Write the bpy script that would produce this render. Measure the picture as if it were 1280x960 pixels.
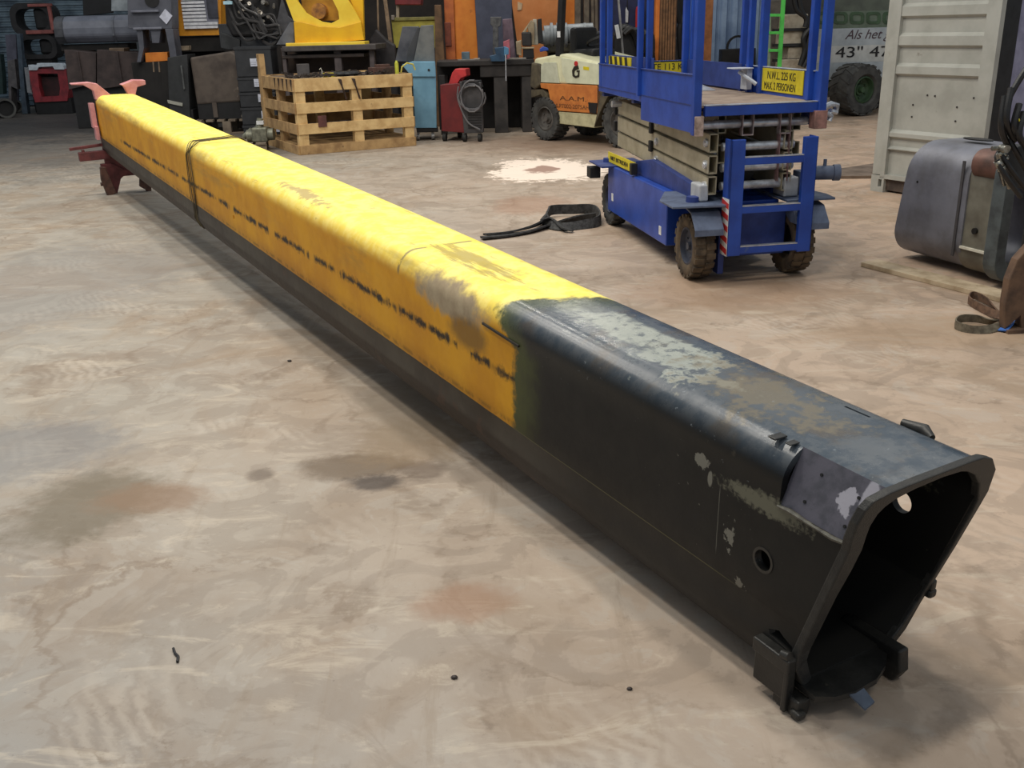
import bpy, bmesh, math, random
from mathutils import Vector, Matrix, noise as mnoise
random.seed(7)
for o in list(bpy.data.objects): bpy.data.objects.remove(o)
scene = bpy.context.scene
C = scene.collection
R = math.radians
# ------------------------------------------------------------------ camera
FPX, PITCH, ROLL, CAMH = 1222.7, R(20.13), R(1.54), 1.6
cp, sp, cr, sr = math.cos(PITCH), math.sin(PITCH), math.cos(ROLL), math.sin(ROLL)
_B = Matrix(((1, 0, 0), (0, cp, -sp), (0, -sp, -cp)))          # right, forward, down
_M = Matrix(((cr, 0, sr), (0, 1, 0), (-sr, 0, cr))) @ _B
cam_d = bpy.data.cameras.new('camera'); cam = bpy.data.objects.new('camera', cam_d); C.objects.link(cam)
cam_d.sensor_width = 36; cam_d.lens = 36 * FPX / 1280; cam_d.clip_end = 200; cam_d.clip_start = .05
rt, fw, dn = _M[0], _M[1], _M[2]
rm = Matrix((rt, -dn, -fw)).transposed().to_4x4()
cam.matrix_world = Matrix.Translation((0, 0, CAMH)) @ rm
scene.camera = cam
# ------------------------------------------------------------------ world, lamps, exposure
w = bpy.data.worlds.new('world'); scene.world = w; w.use_nodes = True
bg = w.node_tree.nodes['Background']; bg.inputs[0].default_value = (.80, .90, 1.0, 1); bg.inputs[1].default_value = .30
BU, BA = Vector((.869, .494, 0)), Vector((-.494, .869, 0))       # across / along the hall
O0 = Vector((.679, 1.945, 0))
def hall(u, s, z=0): return O0 + BU * u + BA * s + Vector((0, 0, z))
LAMPS = [(u, s, e) for s, k in ((-3.6, .30), (.8, .85), (5.2, 1.25), (9.6, 1.25)) for u, e in ((-2.4, 190 * k), (-.7, 210 * k), (1.0, 190 * k))] + \
        [(8, 5, 260), (-9, 5, 60), (4.5, 12, 260), (-3, 15, 150), (9, 14, 260)]
for i, (u, s, e) in enumerate(LAMPS):
    d = bpy.data.lights.new('hall_lamp', 'AREA'); d.shape = 'RECTANGLE'; d.size = .7; d.size_y = .5
    d.energy = e * .42; d.color = (1, .94, .84)
    o = bpy.data.objects.new('hall_lamp', d); o.location = hall(u, s, 8); C.objects.link(o)
vs = scene.view_settings; vs.view_transform = 'Standard'; vs.look = 'None'; vs.gamma = 1; vs.use_curve_mapping = False
vs.exposure = 0.22
# ------------------------------------------------------------------ placing helpers
def ray(x, y): return _M.transposed() @ Vector(((x - 640) / FPX, 1, (y - 480) / FPX))
def G(x, y, z=0):
    r = ray(x, y); t = (z - CAMH) / r.z; return Vector((r.x * t, r.y * t, z))
def P(x, y, Y):
    r = ray(x, y); t = Y / r.y; return Vector((r.x * t, Y, CAMH + r.z * t))
class Frame:
    """vertical work plane through a point, turned by rot; gives local x, z on it"""
    def __init__(s, base, rot): s.b = base.copy(); s.rot = rot; s.X = Vector((math.cos(rot), math.sin(rot), 0)); s.Y = Vector((-math.sin(rot), math.cos(rot), 0))
    def f(s, x, y, d=0):
        r = ray(x, y); c = Vector((0, 0, CAMH)); p0 = s.b + s.Y * d
        t = (p0 - c).dot(s.Y) / r.dot(s.Y); p = c + r * t - s.b
        return (p.dot(s.X), p.z)
    def pl(s, pts, d=0): return [s.f(x, y, d) for x, y in pts]
# ------------------------------------------------------------------ mesh helpers
class MB:
    def __init__(s): s.v = []; s.f = []; s.sm = set()
    def add(s, vs, fs, smooth=False):
        n = len(s.v); s.v += [tuple(q) for q in vs]
        for f in fs:
            if smooth: s.sm.add(len(s.f))
            s.f.append([i + n for i in f])
        return s
    def box(s, x0, x1, y0, y1, z0, z1, M=None):
        v = [Vector((x, y, z)) for z in (z0, z1) for y in (y0, y1) for x in (x0, x1)]
        if M: v = [M @ q for q in v]
        return s.add(v, [(0, 2, 3, 1), (4, 5, 7, 6), (0, 1, 5, 4), (2, 6, 7, 3), (0, 4, 6, 2), (1, 3, 7, 5)])
    def bar(s, p0, p1, w, h, up=(0, 0, 1)):
        p0, p1 = Vector(p0), Vector(p1); d = p1 - p0; L = d.length; d.normalize(); up = Vector(up)
        if abs(d.dot(up)) > .98: up = Vector((0, 1, 0))
        x = d.cross(up).normalized(); z = x.cross(d)
        v = [p0 + d * (L * k) + x * (a * w / 2) + z * (b * h / 2) for k in (0, 1) for a, b in ((-1, -1), (1, -1), (1, 1), (-1, 1))]
        return s.add(v, [(0, 1, 2, 3), (7, 6, 5, 4), (0, 4, 5, 1), (1, 5, 6, 2), (2, 6, 7, 3), (3, 7, 4, 0)])
    def cyl(s, p0, p1, r0, r1=None, n=16, cap=True):
        r1 = r0 if r1 is None else r1
        p0, p1 = Vector(p0), Vector(p1); d = (p1 - p0).normalized(); a = d.orthogonal().normalized(); b = d.cross(a)
        c = [a * math.cos(2 * math.pi * i / n) + b * math.sin(2 * math.pi * i / n) for i in range(n)]
        s.add([p0 + q * r0 for q in c] + [p1 + q * r1 for q in c], [(i, (i + 1) % n, n + (i + 1) % n, n + i) for i in range(n)], True)
        if cap: s.add([p0 + q * r0 for q in c], [tuple(range(n))[::-1]]); s.add([p1 + q * r1 for q in c], [tuple(range(n))])
        return s
    def tube(s, pts, r, n=8):
        pts = [Vector(p) for p in pts]; m = len(pts); rings = []; a = None
        for i in range(m):
            t = (pts[min(i + 1, m - 1)] - pts[max(i - 1, 0)]).normalized()
            a = t.orthogonal().normalized() if a is None else (a - t * a.dot(t)).normalized()
            b = t.cross(a); rr = r[i] if isinstance(r, (list, tuple)) else r
            rings += [pts[i] + (a * math.cos(2 * math.pi * k / n) + b * math.sin(2 * math.pi * k / n)) * rr for k in range(n)]
        fs = [(i * n + k, i * n + (k + 1) % n, (i + 1) * n + (k + 1) % n, (i + 1) * n + k) for i in range(m - 1) for k in range(n)]
        s.add(rings, fs, True); s.add(rings[:n], [tuple(range(n))[::-1]]); s.add(rings[-n:], [tuple(range(n))]); return s
    def prism(s, poly, ax, lo, hi, inner=None):
        def m(p, q): return {'x': (q, p[0], p[1]), 'y': (p[0], q, p[1]), 'z': (p[0], p[1], q)}[ax]
        n = len(poly)
        if inner is None:
            v = [m(p, lo) for p in poly] + [m(p, hi) for p in poly]
            return s.add(v, [tuple(range(n))[::-1], tuple(range(n, 2 * n))] + [(i, (i + 1) % n, n + (i + 1) % n, n + i) for i in range(n)])
        v = [m(p, q) for q in (lo, hi) for pp in (poly, inner) for p in pp]; f = []
        for i in range(n):
            j = (i + 1) % n
            f += [(i, j, 2 * n + j, 2 * n + i), (n + j, n + i, 3 * n + i, 3 * n + j), (j, i, n + i, n + j), (2 * n + i, 2 * n + j, 3 * n + j, 3 * n + i)]
        return s.add(v, f)
    def lathe(s, prof, c, ax=(1, 0, 0), n=32, closed=True):
        c = Vector(c); ax = Vector(ax).normalized(); a = ax.orthogonal().normalized(); b = ax.cross(a); m = len(prof); v = []
        for i in range(n):
            t = 2 * math.pi * i / n; e = a * math.cos(t) + b * math.sin(t)
            v += [c + ax * h + e * r for r, h in prof]
        k = m if closed else m - 1
        return s.add(v, [(i * m + j, i * m + (j + 1) % m, ((i + 1) % n) * m + (j + 1) % m, ((i + 1) % n) * m + j) for i in range(n) for j in range(k)], True)
    def sphere(s, c, r, n=10, sc=(1, 1, 1)):
        c = Vector(c); v = []; f = []
        for i in range(n // 2 + 1):
            for j in range(n):
                t = math.pi * i / (n // 2); q = 2 * math.pi * j / n
                v.append(c + Vector((math.sin(t) * math.cos(q) * sc[0], math.sin(t) * math.sin(q) * sc[1], math.cos(t) * sc[2])) * r)
        for i in range(n // 2):
            for j in range(n): f.append((i * n + j, (i + 1) * n + j, (i + 1) * n + (j + 1) % n, i * n + (j + 1) % n))
        return s.add(v, f, True)
def ob(name, mb, m, parent=None, bevel=0, loc=None, rotz=0, seg=2):
    me = bpy.data.meshes.new(name); me.from_pydata(mb.v, [], mb.f)
    bm = bmesh.new(); bm.from_mesh(me)
    bmesh.ops.remove_doubles(bm, verts=bm.verts, dist=1e-5) if not bevel else None
    bmesh.ops.recalc_face_normals(bm, faces=bm.faces)
    if mb.sm:
        for e in bm.edges:
            if len(e.link_faces) == 2 and e.calc_face_angle(0) > .75: e.smooth = False
    bm.to_mesh(me); bm.free()
    if len(me.polygons) == len(mb.f):
        for i in mb.sm: me.polygons[i].use_smooth = True
    me.materials.append(m)
    o = bpy.data.objects.new(name, me); C.objects.link(o)
    if parent: o.parent = parent
    if loc is not None: o.location = loc
    o.rotation_euler.z = rotz
    if bevel:
        b = o.modifiers.new('bevel', 'BEVEL'); b.width = bevel; b.segments = seg; b.limit_method = 'ANGLE'; b.angle_limit = R(40)
    return o
def tag(o, label=None, cat=None, group=None, kind=None):
    if label: o['label'] = label
    if cat: o['category'] = cat
    if group: o['group'] = group
    if kind: o['kind'] = kind
    return o
def thing(name, label, cat, loc=(0, 0, 0), rotz=0, group=None):
    o = bpy.data.objects.new(name, None); C.objects.link(o); o.location = loc; o.rotation_euler.z = rotz; o.empty_display_size = .1
    return tag(o, label, cat, group)
def struct(name, mb, m, **k):
    o = ob(name, mb, m, **k); o['kind'] = 'structure'; return o
def lab(o, s): o['label'] = s; return o
def text(name, s, size, m, parent, M, sx=1, ext=.0008, align='LEFT', shear=0):
    cu = bpy.data.curves.new('t', 'FONT'); cu.body = s; cu.size = size; cu.extrude = ext; cu.align_x = align; cu.shear = shear
    t = bpy.data.objects.new('t', cu); C.objects.link(t)
    dg = bpy.context.evaluated_depsgraph_get(); dg.update()
    me = bpy.data.meshes.new_from_object(t.evaluated_get(dg)); bpy.data.objects.remove(t)
    me.transform(M @ Matrix.Diagonal((sx, 1, 1, 1))); me.materials.clear(); me.materials.append(m)
    o = bpy.data.objects.new(name, me); C.objects.link(o); o.parent = parent; return o
def facing(loc, xdir, up=(0, 0, 1)):       # matrix whose X runs along xdir and Y up
    x = Vector(xdir).normalized(); y = Vector(up); y = (y - x * y.dot(x)).normalized(); z = x.cross(y)
    return Matrix.Translation(loc) @ Matrix((x, y, z)).transposed().to_4x4()
def boolean(o, cutters):
    for c in cutters:
        b = o.modifiers.new('cut', 'BOOLEAN'); b.operation = 'DIFFERENCE'; b.object = c; b.solver = 'EXACT'
    dg = bpy.context.evaluated_depsgraph_get(); dg.update()
    me = bpy.data.meshes.new_from_object(o.evaluated_get(dg)); o.modifiers.clear(); o.data = me
    for c in cutters: bpy.data.objects.remove(c)
# ------------------------------------------------------------------ node maths
def lin(c): return tuple(((x / 255) / 12.92 if x <= 10 else ((x / 255 + .055) / 1.055) ** 2.4) for x in c) + (1,)
class S:
    nt = None
    def __init__(s, k): s.k = k
    def _m(a, op, b=0, c=None, clamp=False):
        n = S.nt.nodes.new('ShaderNodeMath'); n.operation = op; n.use_clamp = clamp
        for i, q in enumerate((a, b, c)):
            if q is None: continue
            if isinstance(q, S): S.nt.links.new(q.k, n.inputs[i])
            else: n.inputs[i].default_value = q
        return S(n.outputs[0])
    def __add__(a, b): return a._m('ADD', b)
    __radd__ = __add__
    def __sub__(a, b): return a._m('SUBTRACT', b)
    def __rsub__(a, b): return (a * -1) + b
    def __mul__(a, b): return a._m('MULTIPLY', b)
    __rmul__ = __mul__
    def max(a, b): return a._m('MAXIMUM', b)
    def min(a, b): return a._m('MINIMUM', b)
    def abs(a): return a._m('ABSOLUTE')
    def sat(a): return a._m('ADD', 0, clamp=True)
    def st(a, lo, hi):                                    # smoothstep
        n = S.nt.nodes.new('ShaderNodeMapRange'); n.interpolation_type = 'SMOOTHSTEP'
        S.nt.links.new(a.k, n.inputs[0]); n.inputs[1].default_value = lo; n.inputs[2].default_value = hi
        return S(n.outputs[0])
def coord(kind='Object'):
    t = S.nt.nodes.new('ShaderNodeTexCoord'); return t.outputs[kind]
def sep(v):
    n = S.nt.nodes.new('ShaderNodeSeparateXYZ'); S.nt.links.new(v, n.inputs[0]); return [S(o) for o in n.outputs]
def comb(x, y, z):
    n = S.nt.nodes.new('ShaderNodeCombineXYZ')
    for i, q in enumerate((x, y, z)):
        if isinstance(q, S): S.nt.links.new(q.k, n.inputs[i])
        else: n.inputs[i].default_value = q
    return n.outputs[0]
def vmap(v, sc, rot=0, loc=(0, 0, 0)):
    n = S.nt.nodes.new('ShaderNodeMapping'); S.nt.links.new(v, n.inputs[0]); n.inputs['Scale'].default_value = sc; n.inputs['Rotation'].default_value = (0, 0, rot); n.inputs['Location'].default_value = loc
    return n.outputs[0]
def nz(v, scale, detail=4, rough=.55, dist=0):
    n = S.nt.nodes.new('ShaderNodeTexNoise'); S.nt.links.new(v, n.inputs['Vector']); n.inputs['Scale'].default_value = scale
    n.inputs['Detail'].default_value = detail; n.inputs['Roughness'].default_value = rough; n.inputs['Distortion'].default_value = dist
    return S(n.outputs[0])
def mixc(f, a, b):
    n = S.nt.nodes.new('ShaderNodeMix'); n.data_type = 'RGBA'
    if isinstance(f, S): S.nt.links.new(f.k, n.inputs[0])
    else: n.inputs[0].default_value = f
    for i, q in ((6, a), (7, b)):
        if isinstance(q, tuple): n.inputs[i].default_value = q if len(q) == 4 else lin(q)
        else: S.nt.links.new(q, n.inputs[i])
    return n.outputs[2]
def blob(x, y, cx, cy, rx, ry, edge=.35, n=None, amp=.5):
    dx = (x - cx) * (1 / rx); dy = (y - cy) * (1 / ry)
    d = (dx * dx + dy * dy)._m('SQRT')
    if n is not None: d = d + (n - .5) * (2 * amp)
    return 1 - d.st(1 - edge, 1 + edge)
def newmat(name):
    m = bpy.data.materials.new(name); m.use_nodes = True; S.nt = m.node_tree
    return m, m.node_tree.nodes['Principled BSDF']
def hook(b, key, s):
    k = s.k if isinstance(s, S) else s
    if isinstance(s, (int, float)): b.inputs[key].default_value = s
    elif isinstance(s, tuple): b.inputs[key].default_value = lin(s) if len(s) == 3 else s
    else: S.nt.links.new(k, b.inputs[key])
def bump(b, h, strength=.3, dist=.01):
    n = S.nt.nodes.new('ShaderNodeBump'); n.inputs['Strength'].default_value = strength; n.inputs['Distance'].default_value = dist
    S.nt.links.new(h.k, n.inputs['Height']); S.nt.links.new(n.outputs[0], b.inputs['Normal'])
_mc = {}
def mk(c1, c2=None, rough=.55, metal=0, sc=6, bs=.15, spot=None, thr=.62):
    key = (c1, c2, rough, metal, sc, bs, spot, thr)
    if key in _mc: return _mc[key]
    m, b = newmat('paint'); v = coord()
    c2 = c2 or tuple(int(x * .72) for x in c1)
    n = nz(v, sc, 5, .6); col = mixc(n.st(.35, .7), c1, c2)
    if spot: col = mixc(nz(v, sc * 2.3, 6, .65).st(thr, thr + .08), col, spot)
    hook(b, 'Base Color', col); hook(b, 'Roughness', (n * .25 + (rough - .12)).sat()); b.inputs['Metallic'].default_value = metal
    if bs: bump(b, nz(v, sc * 8, 3), bs, .004)
    _mc[key] = m; return m
def flat(c, rough=.6, metal=0): return mk(c, tuple(int(x * .88) for x in c), rough, metal, 12, 0)
# ================================================================== FLOOR AND WALLS
def floor_mat():
    m, b = newmat('concrete'); v = coord(); X, Y, Z = sep(v)
    big = nz(v, .35, 3, .5); mid = nz(v, 1.3, 6, .62, .6); fine = nz(v, 9, 8, .7); grit = nz(v, 60, 3, .6)
    st1 = nz(vmap(v, (1.2, 3.2, 1), R(-32)), 1.9, 7, .7, 1.2); st2 = nz(vmap(v, (6, .9, 1), R(18)), 1.3, 6, .68, .5)
    warm = (X * .16 + (Y - 4) * .012 + (big - .5) * .9 + .35).sat()
    cool = ((Y * -.45) + (X * -.25) + (big - .5) * 1.2 + 1.15).sat()
    c = mixc(warm, (160, 153, 142), (196, 168, 144))
    c = mixc(cool * .9, c, (130, 131, 132))  # grey-blue near-left floor, painted darker too for the dimmer light there
    c = mixc(mid.st(.42, .68) * .55, c, (142, 124, 106)); patch = nz(vmap(v, (1, 1, 1), 0, (9, 4, 0)), 2.6, 5, .6, 1.5)
    c = mixc(patch.st(.50, .56) * .28, c, (122, 110, 98)); c = mixc((1 - patch.st(.38, .43)) * .22, c, (180, 176, 168)); c = mixc(nz(vmap(v, (1, 1, 1), 0, (2, 8, 0)), .9, 4, .6, .8).st(.52, .66) * .45, c, (150, 128, 104))
    c = mixc(st1.st(.53, .66) * .42, c, (196, 184, 166))
    c = mixc(st2.st(.55, .68) * .35, c, (138, 122, 104))
    # trowel sweeps: arcs of fine lines
    dx = X + 1.9; dy = Y - 1.2; r = (dx * dx + dy * dy)._m('SQRT')
    sw = (r * 95 + mid * 40 + fine * 12)._m('SINE') * .5 + .5
    c = mixc(sw * nz(v, 1.1, 3, .5, .4).st(.52, .66) * .20, c, (126, 112, 96))
    sw2 = ((X * .85 + Y * .5) * 120 + mid * 46 + fine * 10)._m('SINE') * .5 + .5
    c = mixc(sw2 * nz(vmap(v, (1, 1, 1), 0, (5, 3, 0)), 1.4, 3, .5, .3).st(.54, .66) * .20, c, (214, 204, 190))
    vo = S.nt.nodes.new('ShaderNodeTexVoronoi'); vo.feature = 'DISTANCE_TO_EDGE'; vo.inputs['Scale'].default_value = 1.35
    wv = comb(X + (mid - .5) * .9, Y + (fine - .5) * .35 + (mid - .5) * .6, Z); S.nt.links.new(wv, vo.inputs['Vector'])
    crack = 1 - S(vo.outputs['Distance']).st(.004, .035)
    c = mixc(crack * mid.st(.45, .6) * .45, c, (120, 103, 86))
    c = mixc(fine.st(.60, .74) * .25, c, (212, 200, 184)); c = mixc((1 - fine.st(.28, .42)) * .45, c, (112, 98, 84))
    dark = [(-.62, 3.48, .20, .12, (96, 80, 62), .75), (-.52, 3.33, .11, .07, (58, 52, 52), .75), (-.36, 3.42, .10, .09, (86, 72, 62), .6), (-.40, 3.75, .22, .25, (134, 112, 84), .55), (-1.55, 3.2, .24, .30, (104, 94, 76), .75),
            (-1.35, 3.25, .2, .12, (134, 106, 82), .6), (-2.0, 3.75, .35, .30, (116, 116, 118), .6), (-.5, 4.1, .2, .45, (140, 126, 108), .6), (-3.2, 6.6, .8, 1.3, (132, 130, 128), .5),
            (-.15, 2.5, .14, .1, (150, 116, 92), .6), (-.98, 3.42, .05, .05, (100, 88, 78), .6), (1.45, 6.0, .7, .4, (150, 118, 92), .4), (2.3, 5.0, .7, .3, (150, 124, 96), .5),
            (-7, 17.5, 5, 5, (84, 80, 78), .65), (-11, 21, 6, 5, (58, 57, 58), .8), (1.0, 14.5, 1.4, 1.2, (120, 96, 78), .6), (.2, 9.3, .35, .5, (160, 122, 98), .5)]  # the two huge far-left patches paint in the dimness of the hall's depth
    for cx, cy, rx, ry, col, a in dark:
        c = mixc(blob(X, Y, cx, cy, rx, ry, .38, mid * .5 + fine * .5, 1.3) * a, c, col)
    pw = blob(X, Y, .45, 11.65, .62, .95, .12, fine * .6 + mid * .4, 1.6)
    c = mixc(pw, c, (250, 232, 215)); c = mixc(blob(X, Y, .42, 11.7, .22, .35, .15, mid, 2.0) * .85, c, (150, 112, 96))
    c = mixc(grit.st(.66, .74) * .3, c, (90, 80, 72))
    hook(b, 'Base Color', c); hook(b, 'Roughness', (mid * .5 + .33).sat()); b.inputs['Specular IOR Level'].default_value = .35
    bump(b, fine * .6 + grit * .25 + mid * .8, .35, .008)
    return m
fl = MB(); fl.box(-24, 22, -9, 40, -.2, 0); struct('floor', fl, floor_mat())
RH = R(29.6)
# back wall of ribbed dark sheet, along the hall's cross direction, and a right wall
M_shut = mk((104, 122, 134), (62, 76, 88), .5, .3, 3)
M_dark = mk((34, 31, 30), (18, 17, 17), .8, 0, 2)
M_wall = mk((58, 50, 44), (34, 30, 28), .8, 0, 1.2)
FB = Frame(Vector((-15.5, 24.6, 0)), R(14))
mb = MB(); mb.box(-2, 60, .0, .25, 0, 9); struct('wall_back', mb, M_wall, loc=FB.b, rotz=FB.rot)
def ribs(name, x0, x1, z0, z1, pitch, dep, m, fr, d, vertical=False):
    mb = MB(); n = int(((x1 - x0) if vertical else (z1 - z0)) / pitch); pts = []
    for i in range(n):
        q = (x0 if vertical else z0) + i * pitch
        pts += [(q, 0), (q + pitch * .15, -dep), (q + pitch * .55, -dep), (q + pitch * .7, 0)]
    pts += [((x0 if vertical else z0) + n * pitch, 0)]
    v = []; f = []
    for a, y in pts: v += ([(a, y + d, z0), (a, y + d, z1)] if vertical else [(x0, y + d, a), (x1, y + d, a)])
    for a, y in (pts[-1], pts[0]): v += ([(a, d + .04, z0), (a, d + .04, z1)] if vertical else [(x0, d + .04, a), (x1, d + .04, a)])
    k = len(v) // 2
    for i in range(k - 1): f.append((2 * i, 2 * i + 1, 2 * i + 3, 2 * i + 2))
    f.append((2 * k - 2, 2 * k - 1, 1, 0))
    return struct(name, mb.add(v, f), m, loc=fr.b, rotz=fr.rot)
dsh = ribs('door_1', 0.2, 6.4, 0.02, 4.6, .115, .03, M_shut, FB, -.09)
jam = MB(); jam.box(6.4, 6.65, -.2, 0, 0, 4.8); struct('trim_1', jam, flat((70, 78, 84)), loc=FB.b, rotz=FB.rot)
# ================================================================== THE BOOM
def boom_mat():
    m, b = newmat('boom_paint'); v = coord(); X, Y, Z = sep(v)
    n1 = nz(v, 3, 6, .6); n2 = nz(v, 14, 6, .65); n3 = nz(v, 60, 4, .6); strk = nz(vmap(v, (6, .7, 6)), 2, 6, .7)
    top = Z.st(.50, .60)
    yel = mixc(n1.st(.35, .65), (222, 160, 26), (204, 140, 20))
    yel = mixc(top * .85, yel, (255, 238, 104)); yel = mixc(top * n2.st(.40, .62) * .5, yel, (252, 240, 160))  # dusty top, painted paler to carry the overhead light and sheen
    # scuffed top
    yel = mixc(strk.st(.60, .68) * top * .5, yel, (150, 122, 74)); yel = mixc(n2.st(.66, .72) * top * .55, yel, (120, 96, 66))
    yel = mixc((nz(vmap(v, (3, .5, 3)), 1.6, 5, .7).st(.5, .68)) * Z.st(.36, .5) * (1 - Z.st(.57, .6)) * Y.st(1.2, 2.2) * .55, yel, (150, 124, 70))
    # dashes of black scuff along the side
    ln = .378 - Y * .010 + (n1 - .5) * .012
    band = 1 - ((Z - ln).abs() + (n2 - .5) * .07 + (n3 - .5) * .03).st(.001, .026)
    yel = mixc(band * (nz(vmap(v, (.1, 3.2, .1)), 1.5, 3, .7).st(.40, .5)) * (1 - top) * (1 - Y.st(8.6, 8.9)), yel, (40, 30, 18))
    yel = mixc((1 - ((Z - .195).abs() + (n2 - .5) * .03).st(.0, .02)) * n2.st(.42, .6) * .6, yel, (92, 66, 20))
    # bare primer patch on the corner
    pp = blob(Y, Z, 1.86, .520, .27, .060, .35, n2 * .6 + n1 * .4, 1.4)
    yel = mixc(pp, yel, mixc(n2, (128, 106, 78), (196, 180, 150)))
    yel = mixc(blob(Y, Z, 1.70, .43, .14, .06, .4, n2, .4) * .75, yel, (104, 78, 40))
    yel = mixc((1 - (Y - 2.31).abs().st(.0, .018)) * Z.st(.50, .53) * n2.st(.38, .5) * .8, yel, (90, 80, 72))
    yel = mixc(blob(Y, X, 3.7, .09, .3, .04, .4, n2, 2.6) * top * .7, yel, (150, 128, 104))
    yel = mixc(blob(Y, X, 2.1, .2, .3, .05, .3, strk, 3.6) * top * .6, yel, (128, 104, 60))
    yel = mixc((1 - (Y - 5.86).abs().st(.0, .07)) * strk.st(.3, .5) * .35, yel, (80, 62, 34))
    # black end
    blk = mixc(n1.st(.3, .7), (15, 15, 14), (24, 24, 23))
    tp = mixc(n2.st(.35, .65), (66, 78, 90), (96, 102, 108)); tp = mixc(nz(v, 5, 4, .6).st(.52, .66) * .6, tp, (104, 92, 76))  # bluish grey top of the black end: daylight sheen painted in, plus brown patches
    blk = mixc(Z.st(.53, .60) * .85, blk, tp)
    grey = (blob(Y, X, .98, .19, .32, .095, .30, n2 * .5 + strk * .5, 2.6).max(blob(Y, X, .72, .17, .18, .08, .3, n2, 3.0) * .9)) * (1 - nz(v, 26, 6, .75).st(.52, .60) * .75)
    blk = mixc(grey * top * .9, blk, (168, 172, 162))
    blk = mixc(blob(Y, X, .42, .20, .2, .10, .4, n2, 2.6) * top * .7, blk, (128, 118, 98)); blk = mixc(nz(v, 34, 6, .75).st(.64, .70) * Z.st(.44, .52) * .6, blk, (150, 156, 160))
    # flakes and scratches on the black side
    side = 1 - Z.st(.5, .56)
    fk = blob(Y, Z, .405, .463, .030, .016, .12, n2 * .5 + n3 * .5, 2.6).max(blob(Y, Z, .375, .43, .008, .02, .2, n2, .8)).max(blob(Y, Z, .437, .142, .018, .012, .12, n3, 2.6)).max(blob(Y, Z, .29, .30, .012, .03, .2, n3, 3)).max(blob(Y, Z, .24, .19, .014, .01, .2, n3, 3))
    blk = mixc(fk, blk, (118, 116, 106))
    blk = mixc((1 - ((Y - .335) + (n1 - .5) * .02).abs().st(.0005, .002)) * (blob(Z, Y, .33, .3, .09, 9, .2)) * .6 * side, blk, (120, 118, 108))
    blk = mixc(n3.st(.70, .74) * blob(Y, Z, .30, .32, .35, .2, .4, n2, .8) * .6 * side, blk, (110, 106, 96))
    blk = mixc(blob(Y, Z, .17, .452, .11, .024, .4, n3 * .4 + strk * .6, 3.2) * .7, blk, (120, 118, 100))
    # ragged colour change
    edge = Y + (n2 - .5) * .17 + (n1 - .5) * .10 - Z.st(.45, .6) * (.16 - X * .55).max(-.02)
    isy = edge.st(1.345, 1.395)
    ol = edge.st(1.17, 1.36)
    c = mixc(ol * .6, blk, (92, 98, 52)); c = mixc(isy, c, yel)
    # lower band: dull grey primer above the keel, kept black near the open end
    lowm = 1 - (Z + (n2 - .5) * .012).st(.176, .182)
    gr = mixc(n1.st(.3, .7), (78, 73, 64), (56, 50, 44)); gr = mixc((1 - Z.st(.08, .095)) * .85, gr, (46, 38, 33))
    gr = mixc(nz(v, 6, 5, .6).st(.6, .68) * .5, gr, (84, 62, 50))
    low = mixc((Y + (n1 - .5) * .5).st(.8, 1.5), (32, 31, 29), gr)
    c = mixc(lowm, c, low)
    c = mixc((1 - (Z - .179).abs().st(.001, .0032)) * (1 - Y.st(1.3, 1.42)) * Y.st(.2, .36) * .9, c, (112, 110, 74))
    hook(b, 'Base Color', c)
    hook(b, 'Roughness', n2 * .22 + .46 - Z.st(.44, .56) * (1 - isy) * .30); b.inputs['Specular IOR Level'].default_value = .35
    bump(b, n2 * .5 + strk * .4 + n3 * .2, .25, .004)
    return m
heading, tilt = R(-29.617), R(2.053)
ba = Vector((math.sin(heading) * math.cos(tilt), math.cos(heading) * math.cos(tilt), math.sin(tilt)))
bu = Vector((math.cos(heading), -math.sin(heading), 0)); bv = bu.cross(ba)
boom = thing('crane_boom', 'long steel crane boom section painted yellow with a black open end, lying across the floor', 'crane boom')
boom.matrix_world = Matrix.Translation((.679, 1.945, .06)) @ Matrix((bu, ba, bv)).transposed().to_4x4()
def sm(t): t = max(0, min(1, t)); return t * t * (3 - 2 * t)
def bw(s): return .440 + .035 * sm((s - .3) / 3.2)
def prof(W, t=0, R1=.09, R2=.13):
    p = [(.035 + t * .6, t), (t, .068 + t * .3), (t, .110)] + ([(t, .176), (t - .003, .181), (t - .003, .25), (t - .003, .40)])
    for i in range(9):
        a = math.pi - i * math.pi / 16; r = R1 - t; p.append((R1 - .003 + r * math.cos(a), .605 - R1 + r * math.sin(a)))
    p += [(W * .35, .605 - t), (W * .6, .605 - t)]
    for i in range(7):
        a = math.pi / 2 - i * math.pi / 12; r = max(R2 - t, .01); p.append((W - R2 + r * math.cos(a), .605 - R2 + r * math.sin(a)))
    p += [(W - t, .40), (W - t, .25), (W - t, .181), (W - .02 - t, .110), (W - .055 - t, .045 + t * .3), (W - .095 - t * .6, t), (W * .5, t)]
    return p
def s0(v): return .065 - .295 * v if v > .1 else .035
st_ = [None, .16, .3, .45, .6, .8, 1, 1.3, 1.6, 2, 2.5, 3, 3.5, 4.5, 5.8, 7, 8.5, 10.05]
TH = .020
vv = []; nP = len(prof(.38))
for t in (0, TH):
    for s_ in st_:
        for (u_, v_) in prof(bw(s_ or 0), t): vv.append((u_, s0(v_) if s_ is None else s_, v_))
nS = len(st_); ff = []
for L_ in (0, 1):
    for i in range(nS - 1):
        for j in range(nP):
            k = (j + 1) % nP; b0 = L_ * nS * nP; q = (b0 + i * nP + j, b0 + i * nP + k, b0 + (i + 1) * nP + k, b0 + (i + 1) * nP + j)
            ff.append(q if L_ == 0 else q[::-1])
for i in (0, nS - 1):
    for j in range(nP):
        k = (j + 1) % nP; q = (i * nP + j, (nS + i) * nP + j, (nS + i) * nP + k, i * nP + k); ff.append(q if i == 0 else q[::-1])
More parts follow.
